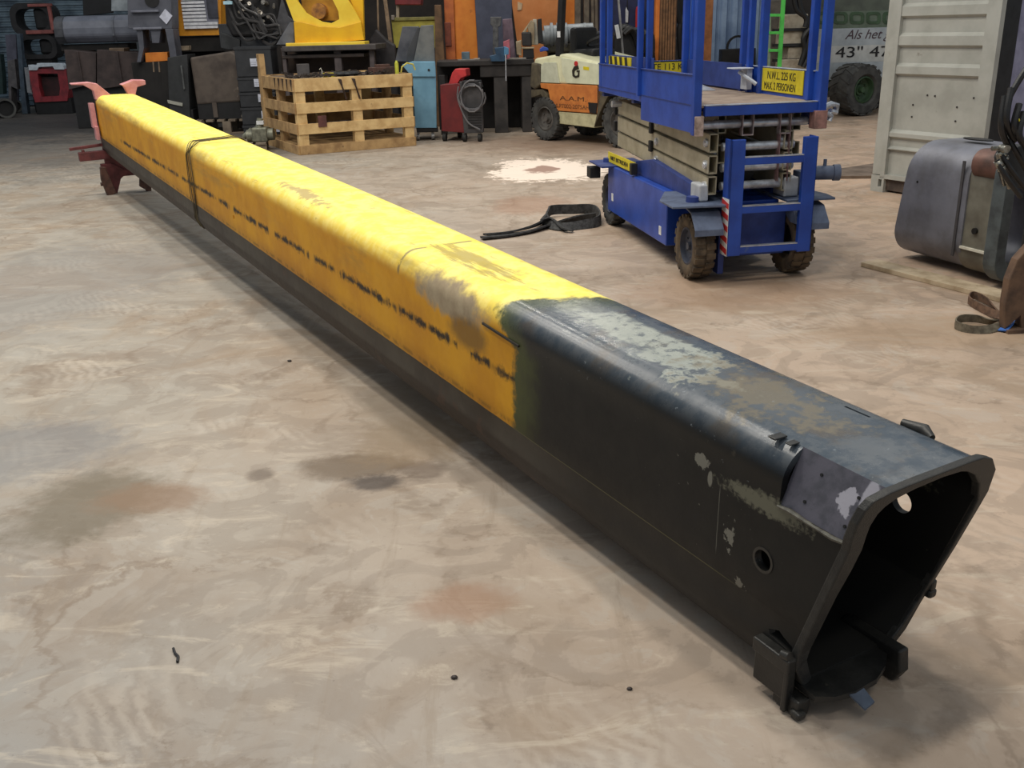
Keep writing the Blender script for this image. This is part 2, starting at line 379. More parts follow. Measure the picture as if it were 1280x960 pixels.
M_boom = boom_mat()
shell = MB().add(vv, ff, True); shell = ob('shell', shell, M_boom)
M_bk = mk((26, 26, 25), (44, 43, 40), .42, 0, 9, .3, (70, 66, 58), .68)
cuts = []
cc = MB(); cc.cyl((-.1, .168, .298), (.1, .168, .298), .027, n=28); cuts.append(ob('c', cc, M_bk))
cc = MB(); cc.cyl((.36, .119, .362), (.6, .119, .362), .030, n=28); cuts.append(ob('c', cc, M_bk))
cc = MB(); cc.prism([(-.06, .466), (.002, .466), (.056, .598), (.056, .66), (-.06, .66)], 'y', -.3, .135); cuts.append(ob('c', cc, M_bk))
cc = MB(); cc.prism([(.05, .098), (.125, .108), (.13, .122), (.095, .137), (.08, .128), (.05, .118)][::-1], 'x', -.05, .04)
cuts.append(ob('c', cc, M_bk))
cc = MB(); cc.box(-.02, .006, 4.86, 4.885, .262, .286); cuts.append(ob('c', cc, M_bk))
cc = MB(); cc.box(.312, .322, .17, .25, .585, .64); cuts.append(ob('c', cc, M_bk))
boolean(shell, cuts); shell.parent = boom; shell.data.polygons.foreach_set('use_smooth', [True] * len(shell.data.polygons))
bm = bmesh.new(); bm.from_mesh(shell.data)
for e in bm.edges:
    if len(e.link_faces) == 2 and e.calc_face_angle(0) > .6: e.smooth = False
bm.to_mesh(shell.data); bm.free()
for k, (u_, s_, v_) in enumerate([(0, .168, .298)]):
    q = MB(); q.lathe([(.027, -.002), (.034, -.002), (.034, .004), (.027, .004)], (u_ - .003, s_, v_), (1, 0, 0), 28); lab(ob('hole_rim', q, mk((48, 46, 42), (30, 29, 27), .45), boom), 'scuffed rim of the round side hole')
# corner plate in the notch, with its torn front edges
def cpm():
    m, b = newmat('corner_plate'); v = coord(); X, Y, Z = sep(v); n = nz(v, 22, 5, .6)
    c = mixc(n.st(.4, .65), (84, 82, 92), (66, 66, 74)); wp = blob(Y, Z, -.075, .535, .020, .07, .12, n, .7).max(blob(Y, Z, -.025, .548, .022, .03, .10, n, 1.6))
    c = mixc(wp, c, (158, 156, 166)); hook(b, 'Base Color', c); hook(b, 'Roughness', .5); bump(b, n, .3, .004); return m
q = MB(); q.add([(-.001, -.068, .462), (.010, -.068, .458), (.066, -.104, .596), (.056, -.104, .602), (-.001, .137, .462), (.010, .137, .458), (.066, .137, .596), (.056, .137, .602)], [(0, 1, 2, 3), (7, 6, 5, 4), (0, 4, 5, 1), (1, 5, 6, 2), (2, 6, 7, 3), (3, 7, 4, 0)]); lab(ob('corner_plate', q, cpm(), boom), 'flat purple-grey plate set into the cut-away corner')
for s_, t_ in ((.075, .25), (-.045, .22), (.06, .75), (-.05, .7)):
    q = MB(); c_ = Vector((.0 + .056 * t_, s_, .464 + .136 * t_)); q.cyl(c_ + Vector((-.003, 0, .001)), c_ + Vector((.003, 0, -.001)), .004, n=10); ob('screw_hole', q, flat((10, 10, 12)), boom)
q = MB(); q.tube([(-.004, .14, .462), (-.007, .10, .468), (-.005, .03, .463), (-.006, -.03, .462), (-.003, -.072, .466)], [.003, .007, .004, .006, .004], 6); lab(ob('torn_lip', q, mk((96, 94, 84), (50, 48, 42), .5, 0, 30), boom), 'ragged scraped lip below the corner plate')
# rim collar inside the opening with thick rounded top corners
def pr2(W, t, r1, r2): return prof(W, t, r1, r2)
W0 = bw(0)
out = [(.03, -.002), (-.004, .066), (-.005, .11), (-.006, .30), (-.006, .40), (-.006, .45), (-.016, .49), (-.021, .535), (-.016, .573), (0, .594), (.045, .603), (.13, .608), (.23, .610), (.31, .612), (.35, .610), (.390, .594), (.430, .552), (.452, .48), (.452, .44), (.447, .30), (.432, .11), (.392, .04), (.345, -.002)]
inn = [(.055, .02), (.030, .085), (.032, .12), (.034, .30), (.042, .38), (.043, .44), (.034, .485), (.030, .515), (.036, .545), (.05, .562), (.075, .575), (.13, .586), (.22, .592), (.28, .589), (.31, .58), (.347, .56), (.39, .52), (.425, .46), (.430, .42), (.428, .30), (.412, .12), (.375, .06), (.33, .02)]
vv = [(u_, s0(v_) + d, v_) for d in (-.010, .014) for ps in (out, inn) for u_, v_ in ps]; n = len(out); ff = []
for i in range(n - 1):
    j = i + 1
    ff += [(i, j, n + j, n + i), (3 * n + i, 3 * n + j, 2 * n + j, 2 * n + i), (j, i, 2 * n + i, 2 * n + j), (n + i, n + j, 3 * n + j, 3 * n + i)]
ff += [(0, n, 3 * n, 2 * n), (n - 1, 2 * n - 1, 4 * n - 1, 3 * n - 1)]
ob('rim_collar', MB().add(vv, ff), mk((32, 32, 31), (48, 47, 44), .55, 0, 30, .4, (84, 82, 78), .68), boom, bevel=.004)
# lobe on the far top corner and lugs
q = MB(); q.box(-.030, .002, .028, .150, .060, .098); q.box(-.026, .002, .030, .045, -.055, .07); q.box(-.018, .004, .045, .150, -.03, .062); q.cyl((-.02, .035, .106), (-.02, .058, .100), .012, n=12)
lab(ob('side_lug', q, M_bk, boom, bevel=.004), 'broken black lug on the lower corner of the open end')
q = MB(); q.box(-.012, .03, .0, .085, -.058, -.01); q.box(-.02, .01, -.012, .02, -.055, -.035); ob('skid_foot', q, M_bk, boom, bevel=.006)
W0 = bw(0)
q = MB(); q.prism([(-.03, .04), (.16, .03), (.16, -.02), (.05, -.058), (-.02, -.058), (-.04, -.02)], 'x', .300, .335); ob('skid_foot', q, M_bk, boom, bevel=.005)
q = MB(); q.box(W0 - .01, W0 + .018, .0, .05, .13, .155); q.box(W0 - .01, W0 + .012, .0, .05, .153, .185); ob('side_lug', q, M_bk, boom, bevel=.007)
q = MB(); q.tube([(W0 - .055, .04, .582), (W0 - .045, .07, .590), (W0 - .05, .13, .588)], [.010, .016, .010], 10); ob('top_lug', q, M_bk, boom)
q = MB(); q.prism([(.02, .05), (.02, -.02), (.06, -.045), (.12, -.055), (.20, -.05), (.26, -.025), (.31, .01), (.31, .05)], 'z', -.004, .012); lab(ob('mouth_lip', q, M_bk, boom), 'worn lower lip of the open end')
lab(ob('torn_flap', MB().add([(.10, -.045, .006), (.15, -.045, .006), (.155, -.085, -.018), (.118, -.09, -.022), (.10, -.045, .011), (.15, -.045, .011), (.155, -.085, -.013), (.118, -.09, -.017)], [(0, 1, 2, 3), (7, 6, 5, 4), (0, 4, 5, 1), (1, 5, 6, 2), (2, 6, 7, 3), (3, 7, 4, 0)]), mk((92, 104, 122), None, .5), boom), 'small bluish torn flap of the bottom plate')
q = MB(); q.box(.02, .06, .19, .215, .603, .608); q.box(.03, .06, .15, .17, .603, .607); ob('surface_weld', q, M_bk, boom, bevel=.002)
q = MB(); q.bar((-.006, 1.58, .505), (-.006, 1.33, .495), .006, .008); ob('surface_weld', q, mk((30, 26, 18)), boom)
# cable wound round the boom
for k, (ds, r) in enumerate(((0, .0035), (.035, .003), (.08, .0035), (.12, .0025))):
    q = MB(); W_ = bw(5.8); pts = [(u_ - (.006 if u_ < .2 else -.006), 5.88 + ds + .02 * math.sin(i * .9 + k) + (u_ / W_) * .18 * (v_ > .55), v_ + (.006 if v_ > .55 else 0)) for i, (u_, v_) in enumerate(prof(W_)[:28])]
    lab(ob('binding_wire', q.tube(pts, r, 6), mk((96, 84, 56), (60, 52, 36), .7), boom), 'grey wire wrapped round the boom')
# red bracket at the far end
M_red = mk((110, 54, 54), (82, 40, 40), .6, 0, 12, .2); M_pink = mk((212, 150, 152), (190, 120, 122), .55, 0, 8, .1); M_rust = mk((96, 64, 52), (60, 42, 36), .75, 0, 15, .3)
S1 = 10.06
q = MB(); q.prism([(.0, .60), (.0, -.19), (.06, -.25), (.36, -.25), (.42, -.19), (.42, .60), (.36, .60), (.36, .1), (.06, .1), (.06, .60)], 'y', S1, S1 + .05); lab(ob('end_frame', q, M_red, boom, bevel=.006), 'dark red frame plate bolted to the far end')
q = MB(); q.prism([(.0, .56), (-.01, .655), (-.10, .715), (-.215, .722), (-.215, .735), (-.04, .74), (.04, .72), (.16, .60)], 'y', S1 - .06, S1 + .06); lab(ob('support_arm', q, M_pink, boom, bevel=.006), 'pink flared arm reaching left')
q = MB(); q.prism([(.40, .59), (.43, .67), (.52, .69), (.52, .735), (.40, .742), (.27, .70), (.30, .68), (.33, .60)], 'y', S1 - .06, S1 + .06); lab(ob('support_arm', q, M_pink, boom, bevel=.006), 'pink flared arm reaching right')
q = MB(); q.box(-.07, -.02, S1 - .05, S1 + .05, .28, .53); q.box(-.055, -.02, S1 - .1, S1 + .02, .16, .3); lab(ob('side_strip', q, M_pink, boom, bevel=.004), 'pink upright strip beside the end')
q = MB(); q.bar((-.33, S1, .075), (.02, S1, .10), .035, .03); q.bar((-.20, S1, .06), (-.20, S1, .03), .03, .03); ob('cross_rod', q, M_red, boom, bevel=.004)
q = MB(); q.bar((-.25, S1, -.01), (.05, S1, -.005), .07, .09); ob('cross_beam', q, M_red, boom, bevel=.004)
q = MB(); q.prism([(-.05, -.10), (.06, -.10), (.22, -.20), (.13, -.27), (.07, -.43), (.03, -.42), (-.02, -.30), (-.05, -.2)], 'y', S1 - .03, S1 + .03); ob('gusset', q, M_red, boom, bevel=.005)
q = MB(); q.prism([(-.07, -.12), (-.02, -.12), (.05, -.40), (.0, -.42), (-.03, -.475), (-.05, -.40), (-.08, -.25)], 'y', S1 - .12, S1 - .05); q.cyl((-.09, S1 - .08, -.30), (-.02, S1 - .08, -.30), .02, n=8); lab(ob('support_leg', q, M_rust, boom, bevel=.005), 'rusty leg standing on the floor')
q = MB(); q.prism([(.32, -.24), (.38, -.24), (.42, -.36), (.40, -.475), (.37, -.46), (.36, -.40), (.30, -.36)], 'y', S1 - .12, S1 - .05); lab(ob('support_leg', q, M_rust, boom, bevel=.005), 'short rusty leg behind the boom')
q = MB(); q.box(.17, .26, S1 - .9, S1 - .8, -.03, .01); ob('wear_pad', q, M_bk, boom)
# ================================================================== WHEELS
M_tyre = mk((98, 84, 66), (62, 54, 46), .85, 0, 14, .3); M_tyreB = mk((44, 43, 41), (28, 28, 28), .8, 0, 10, .3); M_tyreG = mk((72, 72, 70), (46, 46, 46), .85, 0, 10, .3)
def wheel(name, c, r, wd, parent, mt, mr, ax=(1, 0, 0), lugs=22, rr=.56, chev=0, n=36, hub=True, face=-1):
    """tyre with tread blocks, dished rim, hub and nuts, axle along ax, outer face on the side face*ax"""
    c = Vector(c); ax = Vector(ax).normalized(); a = Vector((0, 0, 1)); b = ax.cross(a); h = wd / 2; lh = r * .05
    q = MB(); ro = r - lh
    q.lathe([(r * rr, -h * .8), (r * (rr + .1), -h), (ro * .93, -h * .98), (ro, -h * .8), (ro, h * .8), (ro * .93, h * .98), (r * (rr + .1), h), (r * rr, h * .8)], c, ax, n)
    for i in range(lugs):
        for sd in (-1, 1):
            t = 2 * math.pi * (i + (.5 if sd > 0 else 0)) / lugs; dt = 2 * math.pi / lugs * .30; v = []
            for rad in (ro - .01, r):
                for e, hh in ((-1, .06), (1, .06), (1, 1.0), (-1, 1.0)):
                    tt = t + e * dt + chev * (1 - hh); k = .97 if hh == 1.0 else 1
                    v.append(c + (a * math.cos(tt) + b * math.sin(tt)) * rad * k + ax * (sd * h * hh))
            q.add(v, [(0, 1, 2, 3), (7, 6, 5, 4), (0, 4, 5, 1), (1, 5, 6, 2), (2, 6, 7, 3), (3, 7, 4, 0)])
    ty = ob('tyre', q, mt, parent)
    q = MB(); f = face
    q.lathe([(r * rr * 1.02, f * h * .85), (r * rr * .92, f * h * .9), (r * rr * .86, f * h * .45), (r * rr * .45, f * h * .30), (r * rr * .4, f * h * .45), (.001, f * h * .45), (.001, f * h * .1), (r * rr * 1.02, f * h * .1)], c, ax, n)
    rim = ob('rim', q, mr, ty)
    q = MB(); q.cyl(c + ax * (f * h * .4), c + ax * (f * h * .75), r * rr * .24, r * rr * .2, 14); hb = ob('hub', q, mr, ty)
    q = MB()
    for i in range(6):
        t = 2 * math.pi * i / 6; p = c + (a * math.cos(t) + b * math.sin(t)) * r * rr * .62; q.cyl(p + ax * f * h * .3, p + ax * f * h * .5, r * .035, n=6)
    tag(ob('wheel_nuts', q, mr, ty), kind='stuff'); return ty
# ================================================================== SCISSOR LIFT
LR = R(9.7); lo = G(857, 349)
M_blue = mk((32, 72, 164), (28, 60, 142), .40, 0, 5, .08, (60, 84, 140), .66); M_blued = mk((40, 62, 130), (30, 48, 108), .5, 0, 7, .1)
M_bgrey = mk((92, 104, 128), (70, 80, 102), .55, 0, 9, .1); M_cream = mk((170, 162, 140), (146, 138, 116), .5, .1, 6, .08, (110, 98, 76), .68)
M_chr = mk((214, 218, 224), (160, 162, 168), .34, .6, 14, .05, (96, 84, 70), .70); M_yel = mk((214, 196, 30), (190, 172, 28), .5, 0, 8, 0); M_ink = flat((34, 30, 18))
M_ply = mk((150, 132, 116), (116, 100, 88), .7, 0, 5, .15, (96, 84, 76), .64); M_pinkm = mk((172, 128, 120), (120, 92, 84), .6, .2, 16, .1); M_white = flat((222, 224, 226)); M_redr = flat((190, 44, 44))
M_black = mk((24, 24, 26), (14, 14, 16), .6, 0, 8, .15)
lift = thing('scissor_lift', 'small blue scissor lift standing on its four wheels beyond the boom', 'scissor lift', lo, LR)
for x, y, f in ((.065, .03, -1), (.735, .02, 1), (.075, 1.96, -1), (.70, 1.96, 1)):
    wheel('wheel', (x, y, .215), .215, .135 if y < 1 else .12, lift, M_tyre if y < 1 else M_tyreG, mk((70, 76, 92), (52, 56, 68), .5, .2, 10), face=f, lugs=20)
def lb(name, boxes, m, bevel=.006, lab_=None, parent=lift):
    q = MB()
    for b_ in boxes: q.box(*b_)
    o = ob(name, q, m, parent, bevel=bevel)
    if lab_: o['label'] = lab_
    return o
ch = lb('chassis', [(.0, .77, .42, 1.92, .134, .505), (.17, .63, .02, .44, .14, .49), (.17, .6, 1.9, 2.12, .16, .48)], M_blue, .008)
lb('sticker', [(-.003, .0, .52, .57, .19, .25)], M_white, 0, None, ch); lb('sticker', [(-.003, .0, 1.75, 1.80, .23, .29)], M_white, 0, None, ch)
q = MB(); q.prism([(-.16, -.16), (.19, -.20), (.30, .02), (.30, .42), (-.02, .42), (-.16, .10)], 'z', .498, .512); ob('wing_plate', q, M_bgrey, lift, bevel=.003)
q = MB(); q.prism([(.6, -.16), (.93, -.16), (.95, .0), (.88, .42), (.6, .42)], 'z', .498, .512); ob('wing_plate', q, M_bgrey, lift, bevel=.003)
q = MB(); q.prism([(-.10, 1.75), (.3, 1.75), (.3, 2.2), (-.10, 2.16)], 'z', .50, .514); ob('wing_plate', q, M_blued, lift, bevel=.003)
for x, y in ((.02, -.02), (.03, 2.02), (.80, .0)):
    q = MB(); q.cyl((x, y, .51), (x, y, .545), .045, .042, 14); ob('wing_cap', q, M_blued, lift)
for sx, x0, x1 in ((-1, -.03, .16), (1, .66, .87)):      # bent fenders in front of the steered wheels
    q = MB(); pr_ = [(-.02, .475), (-.13, .455), (-.215, .36), (-.215, .325), (-.222, .325), (-.222, .365), (-.135, .465), (-.02, .485)]
    q.prism(pr_, 'x', x0, x1); q.prism([(-.03, .48), (-.13, .46), (-.215, .36), (-.1, .36), (-.03, .40)], 'x', (x1 if sx < 0 else x0) - .004, (x1 if sx < 0 else x0) + .004); ob('fender', q, M_bgrey, lift, bevel=.002)
lb('front_skirt', [(.19, .66, -.03, .02, .14, .47), (.17, .21, -.12, .0, .05, .46)], M_blued, .005)
lb('corner_bracket', [(-.12, -.03, 2.04, 2.16, .38, .47)], M_black, .006)
# base rail with its channel and end cap, yellow decal
q = MB(); q.prism([(.12, .505), (1.35, .505), (1.35, .60), (.95, .66), (.12, .60)], 'x', .06, .13); ob('base_rail', q, M_blued, lift, bevel=.005)
q = MB(); q.prism([(.12, .505), (1.35, .505), (1.35, .60), (.95, .66), (.12, .60)], 'x', .62, .70); ob('base_rail', q, M_blued, lift, bevel=.005)
for b__ in ((.05, .11, -.06, .11, .515, .62), (.62, .72, -.06, .11, .515, .64)): lb('rail_end', [b__], mk((186, 190, 196), (150, 152, 156), .5), .01)
q = MB(); q.prism([(1.25, .52), (2.0, .52), (2.0, .60), (1.25, .60)], 'x', .022, .030); dec = lab(ob('decal', q, M_yel, lift), 'yellow decal strip on the chassis edge')
text('lettering', 'NIET BETREDEN', .045, M_ink, dec, facing((.0195, 1.93, .545), (0, -1, 0)), 1.55)
lb('latch', [(-.02, .03, 1.2, 1.25, .515, .60)], M_black, .004)
# scissor arms: rectangular hollow tubes, two packs
def arm(x0, x1, ya, za, yb, zb, h=.115, name='scissor_arm'):
    q = MB(); d = Vector((0, yb - ya, zb - za)).normalized(); nn = Vector((0, -d.z, d.y)); t = .006
    for xx0, xx1, h0, h1 in ((x0, x0 + t, -h / 2, h / 2), (x1 - t, x1, -h / 2, h / 2), (x0, x1, h / 2 - t, h / 2), (x0, x1, -h / 2, -h / 2 + t)):
        v = []
        for e in (Vector((0, ya, za)), Vector((0, yb, zb))):
            for xx, hh in ((xx0, h0), (xx1, h0), (xx1, h1), (xx0, h1)): v.append(e + nn * hh + Vector((xx, 0, 0)))
        q.add(v, [(0, 1, 2, 3), (7, 6, 5, 4), (0, 4, 5, 1), (1, 5, 6, 2), (2, 6, 7, 3), (3, 7, 4, 0)])
    a_ = ob(name, q, M_cream, lift)
    for yy, zz in ((ya + .04 * 1, za), ((ya + yb) / 2, (za + zb) / 2)):
        b_ = MB(); b_.cyl((x0 - .016, yy, zz), (x0 + .002, yy, zz), .026, n=12); b_.cyl((x0 - .022, yy, zz), (x0 - .01, yy, zz), .014, n=6); ob('pivot_pin', b_, M_chr, a_)
    return a_
for xo in (.10, .60):
    arm(xo, xo + .06, -.06, .875, 1.98, .955)
    arm(xo, xo + .06, -.06, .742, 1.99, .825)
    arm(xo, xo + .06, -.06, .612, 1.99, .700)
    arm(xo + .075, xo + .13, .0, .985, 1.95, .86); arm(xo + .075, xo + .13, -.01, .80, 1.95, .70)
for y0_, z0_ in ((1.05, .87), (1.05, .74), (2.0, .93), (2.0, .80)):
    lb('wear_block', [(.075, .10, y0_, y0_ + .05, z0_ - .04, z0_ + .04)], M_black, .006)
for zz, xa, xb in ((.985, .02, .76), (.845, .2, .68), (.715, .2, .68), (.60, .2, .68)):
    q = MB(); q.cyl((xa, -.02, zz), (xb, -.02, zz), .027, n=14); ob('cross_tube', q, M_chr, lift)
    q = MB(); q.cyl((xa, 1.9, zz), (xb, 1.9, zz), .025, n=12); ob('cross_tube', q, M_chr, lift)
for xo in (.31, .56):
    for xx in (xo, xo + .07): pass
    lb('roller_bracket', [(xo, xo + .005, -.07, -.02, .92, 1.05), (xo + .07, xo + .075, -.07, -.02, .92, 1.05), (xo, xo + .075, -.07, -.02, .915, .922)], mk((170, 160, 158), (130, 100, 100), .5, .4, 20), 0)
lb('roller_bracket', [(.565, .57, -.07, -.02, .62, .92), (.63, .635, -.07, -.02, .62, .92)], mk((150, 120, 118), (110, 84, 84), .5, .3, 20), 0)
q = MB(); q.box(.30, .56, .3, 1.7, .56, .72); q.cyl((.43, .1, .66), (.43, 1.7, .62), .05, n=14); ob('lift_cylinder', q, M_black, lift, bevel=.01)
# platform
lb('deck', [(.02, .78, -.10, 2.2, 1.095, 1.108)], M_ply, 0)
fb = lb('front_beam', [(.04, .80, -.125, -.09, 1.045, 1.107)], M_blue, .004); lb('tread_edge', [(.04, .80, -.127, -.085, 1.107, 1.113)], M_chr, .001, None, fb)
lb('deck_frame', [(.02, .78, .4, .46, 1.03, 1.095), (.02, .78, 1.3, 1.36, 1.03, 1.095), (.02, .78, 2.14, 2.2, 1.03, 1.095)], M_blued, .004)
q = MB(); q.prism([(-.08, .94), (1.04, .935), (1.04, 1.06), (2.21, 1.07), (2.21, 1.285), (-.06, 1.285), (-.06, 1.11), (-.08, 1.11)], 'x', -.004, .008); sp_ = ob('side_panel', q, M_blue, lift, bevel=.002)
lb('panel_flange', [(-.012, .02, -.06, 2.21, 1.283, 1.290)], M_blued, .002, None, sp_); lb('panel_seam', [(-.008, -.003, -.08, 2.21, 1.106, 1.111)], M_blued, 0, None, sp_)
q = MB(); q.prism([(-.08, .96), (1.04, .96), (1.04, 1.06), (2.21, 1.07), (2.21, 1.285), (-.10, 1.285), (-.10, 1.11), (-.08, 1.11)], 'x', .775, .787); sp2 = ob('side_panel', q, M_blue, lift, bevel=.002)
lb('panel_flange', [(.768, .80, -.06, 2.21, 1.283, 1.290)], mk((170, 176, 184), (130, 140, 160), .4), .002, None, sp2)
sg = lb('capacity_sign', [(.768, .775, .085, .725, 1.13, 1.279)], M_yel, .002, 'yellow sign reading N.W.L. 225 KG MAX. 2 PERSONEN')
text('lettering', 'N.W.L. 225 KG', .072, M_ink, sg, facing((.767, .63, 1.213), (0, -1, 0)), .95)
text('lettering', 'MAX. 2 PERSONEN', .068, M_ink, sg, facing((.767, .675, 1.145), (0, -1, 0)), .86)
sp3 = lb('end_panel', [(.0, .78, 2.195, 2.208, 1.1, 1.29)], M_blued, .002); lb('panel_flange', [(.0, .78, 2.18, 2.22, 1.287, 1.294)], M_blued, .002, None, sp3)
sg = lb('capacity_sign', [(.20, .74, 2.186, 2.194, 1.14, 1.283)], M_yel, .002, 'yellow sign on the back panel, partly behind a post')
text('lettering', 'GEDEELTE 113 KG', .070, M_ink, sg, facing((.20, 2.184, 1.222), (1, 0, 0)), 1.0)
text('lettering', 'MAX.1 PERSONEN', .056, M_ink, sg, facing((.20, 2.184, 1.155), (1, 0, 0)), .72)
# inner extension panel with hazard stripes, chequer ramp plate, control bracket
hz = lb('hazard_strip', [(.03, .036, 1.42, 2.05, 1.285, 1.35)], M_yel, 0, 'yellow and black hazard stripes behind the side panel')
for k in range(4):
    q = MB(); y_ = 1.50 + k * .14; q.prism([(y_, 1.285), (y_ + .06, 1.285), (y_ + .085, 1.35), (y_ + .025, 1.35)], 'x', .026, .030); ob('stripe', q, M_ink, hz)
lb('extension_panel', [(.036, .044, .9, 2.15, 1.12, 1.36)], M_blued, .002); lb('extension_panel', [(.73, .738, 1.0, 2.15, 1.12, 1.30)], M_blued, .002)
q = MB(); q.prism([(1.15, 1.116), (1.55, 1.150), (1.9, 1.150), (1.9, 1.142), (1.55, 1.142), (1.15, 1.108)], 'x', .12, .60)
for i in range(7):
    for j in range(12): 
        x_ = .14 + i * .065; y_ = 1.58 + j * .026; q.bar((x_, y_, 1.151), (x_ + .022, y_ + (.01 if (i + j) % 2 else -.01), 1.151), .004, .003)
lab(ob('chequer_plate', q, M_chr, lift), 'silver chequered plate on the deck')
lb('control_bracket', [(.60, .74, .80, .95, 1.27, 1.278), (.70, .74, .82, .93, 1.13, 1.27)], mk((200, 204, 210), (150, 156, 170), .4), .003)
q = MB(); q.tube([(.66, .86, 1.25), (.68, .80, 1.22), (.71, .74, 1.19), (.73, .72, 1.17)], .014, 8); ob('control_pipe', q, M_chr, lift)
# rails
posts = [(-.012, -.11, .05, .935), (-.012, 1.06, .04, 1.1), (.03, .98, .04, 1.1), (.012, 2.16, .04, 1.1), (.04, 2.05, .04, 1.1), (.80, -.12, .05, 1.05), (.765, -.02, .045, 1.11), (.775, .74, .05, 1.1), (.75, .90, .04, 1.1), (.76, 1.05, .04, 1.1), (.72, 2.16, .05, 1.1), (.76, 2.10, .04, 1.1)]
for x, y, s_, z_ in posts:
    q = MB(); q.box(x - s_ / 2, x + s_ / 2, y - s_ / 2, y + s_ / 2, z_, 2.15); ob('guard_post', q, M_blue, lift, bevel=.004)
for zz in (1.68, 2.13):
    for x0_, x1_, y0_, y1_ in ((-.03, .01, -.1, 2.18), (.76, .80, -.1, 2.18), (0, .78, 2.14, 2.18)):
        if zz < 2: continue
        lb('guard_rail', [(x0_, x1_, y0_, y1_, zz, zz + .04)], M_blue, .004)
lb('post_foot', [(-.03, .03, -.14, -.07, .93, 1.05)], mk((190, 170, 160), (130, 112, 104), .55, .2, 20), .004, 'bare metal foot of the front corner post')
lb('post_foot', [(.75, .835, -.15, -.07, .945, 1.055)], M_pinkm, .004, 'reddish metal foot of the right front corner post')
q = MB(); q.tube([(.84, -.08, 1.07), (.90, -.05, 1.085), (.96, -.02, 1.07), (.955, -.02, 1.03), (.90, -.05, 1.04)], .018, 8); q.tube([(.82, -.08, 1.0), (.87, -.06, 1.03), (.91, -.04, 1.01), (.90, -.04, .98)], .02, 8); ob('rail_hook', q, M_chr, lift)
# ladder
for x in (.225, .70):
    q = MB(); q.box(x - .045, x + .045, -.235, -.20, .19, .91); q.box(x - .045 if x < .5 else x + .035, x - .035 if x < .5 else x + .045, -.235, -.12, .19, .91); st = ob('ladder_stringer', q, M_blue, lift, bevel=.004)
    if x < .5:
        hz = MB(); hz.box(x - .0475, x - .0455, -.235, -.125, .19, .55); hz = lab(ob('reflector', hz, M_white, st), 'red and white striped strip')
        for k in range(5):
            q = MB(); z_ = .20 + k * .072; q.prism([(-.234, z_), (-.126, z_ + .02), (-.126, z_ + .055), (-.234, z_ + .035)], 'x', x - .0495, x - .0475); ob('stripe', q, M_redr, st)
for zz in (.755, .455, .20):
    q = MB(); q.box(.26, .68, -.232, -.195, zz, zz + .045); rg = ob('ladder_rung', q, M_blue, lift, bevel=.004); q = MB(); q.box(.265, .675, -.233, -.195, zz + .045, zz + .05); ob('worn_edge', q, M_chr, rg)
q = MB(); q.box(.76, .84, .0, .12, .52, .66); q.cyl((.80, -.02, .655), (.95, -.06, .655), .045, n=18); q.cyl((.95, -.06, .655), (.99, -.07, .655), .052, n=18); q.cyl((.90, -.04, .69), (.90, -.04, .74), .012, n=8); ob('drive_motor', q, M_bgrey, lift, bevel=.004)
# ================================================================== SLING ON THE FLOOR
def strap(name, pts, wd, th, m, label, cat, parent=None, up=(0, 0, 1)):
    """flat webbing along pts; each pt is (x, y, z, twist) with the width standing (1) or lying (0)"""
    P_ = [Vector(p[:3]) for p in pts]; v = []; n = len(P_); f = []
    for i in range(n):
        t = (P_[min(i + 1, n - 1)] - P_[max(i - 1, 0)]).normalized(); sd = t.cross(Vector((0, 0, 1))).normalized(); k = pts[i][3]
        a = (sd * math.cos(k * math.pi / 2) + Vector((0, 0, 1)) * math.sin(k * math.pi / 2)).normalized(); b = t.cross(a).normalized()
        for x, y in ((-1, -1), (0, -1.3), (1, -1), (1, 1), (0, 1.3), (-1, 1)): v.append(P_[i] + a * x * wd / 2 + b * y * th / 2)
    for i in range(n - 1):
        for j in range(6): f.append((i * 6 + j, i * 6 + (j + 1) % 6, (i + 1) * 6 + (j + 1) % 6, (i + 1) * 6 + j))
    f += [tuple(range(6))[::-1], tuple(range((n - 1) * 6, n * 6))]
    q = MB(); q.add(v, f, True); o = ob(name, q, m, parent)
    if label: tag(o, label, cat)
    return o
def gz(x, y, z, k=0): p = G(x, y); return (p.x, p.y, z, k)
def smooth_path(pts, n=5):
    out = []
    for i in range(len(pts) - 1):
        p0, p1, p2, p3 = pts[max(i - 1, 0)], pts[i], pts[i + 1], pts[min(i + 2, len(pts) - 1)]
        for j in range(n):
            t = j / n; out.append(tuple(.5 * (2 * b + (c - a) * t + (2 * a - 5 * b + 4 * c - d) * t * t + (-a + 3 * b - 3 * c + d) * t ** 3) for a, b, c, d in zip(p0, p1, p2, p3)))
    return out + [pts[-1]]
M_sl = mk((66, 66, 66), (34, 34, 34), .85, 0, 30, .4)
sl = thing('lifting_sling', 'black webbing lifting sling lying folded on the floor left of the blue lift', 'sling')
strap('webbing', smooth_path([gz(602, 300, .02, .05), gz(630, 297, .018, .0), gz(660, 292, .018, .1), gz(690, 284, .025, .3), gz(720, 278, .03, .6), gz(745, 277, .04, .9)]), .075, .014, M_sl, None, None, sl)
strap('webbing', smooth_path([gz(606, 298, .033, .1), gz(640, 294, .03, .15), gz(672, 286, .04, .4), gz(684, 276, .05, .9), gz(690, 271, .06, 1), gz(715, 270, .06, 1), gz(740, 270, .06, 1.0), gz(749, 276, .05, 1.0), gz(748, 283, .045, .9), gz(728, 286, .03, .6), gz(700, 288, .03, .4), gz(684, 283, .035, .6), gz(680, 278, .05, .5)]), .085, .014, M_sl, None, None, sl)
strap('webbing', smooth_path([gz(676, 285, .05, .7), gz(690, 284, .07, .4), gz(705, 290, .03, .2), gz(716, 291, .015, .1)]), .05, .012, M_sl, None, None, sl)
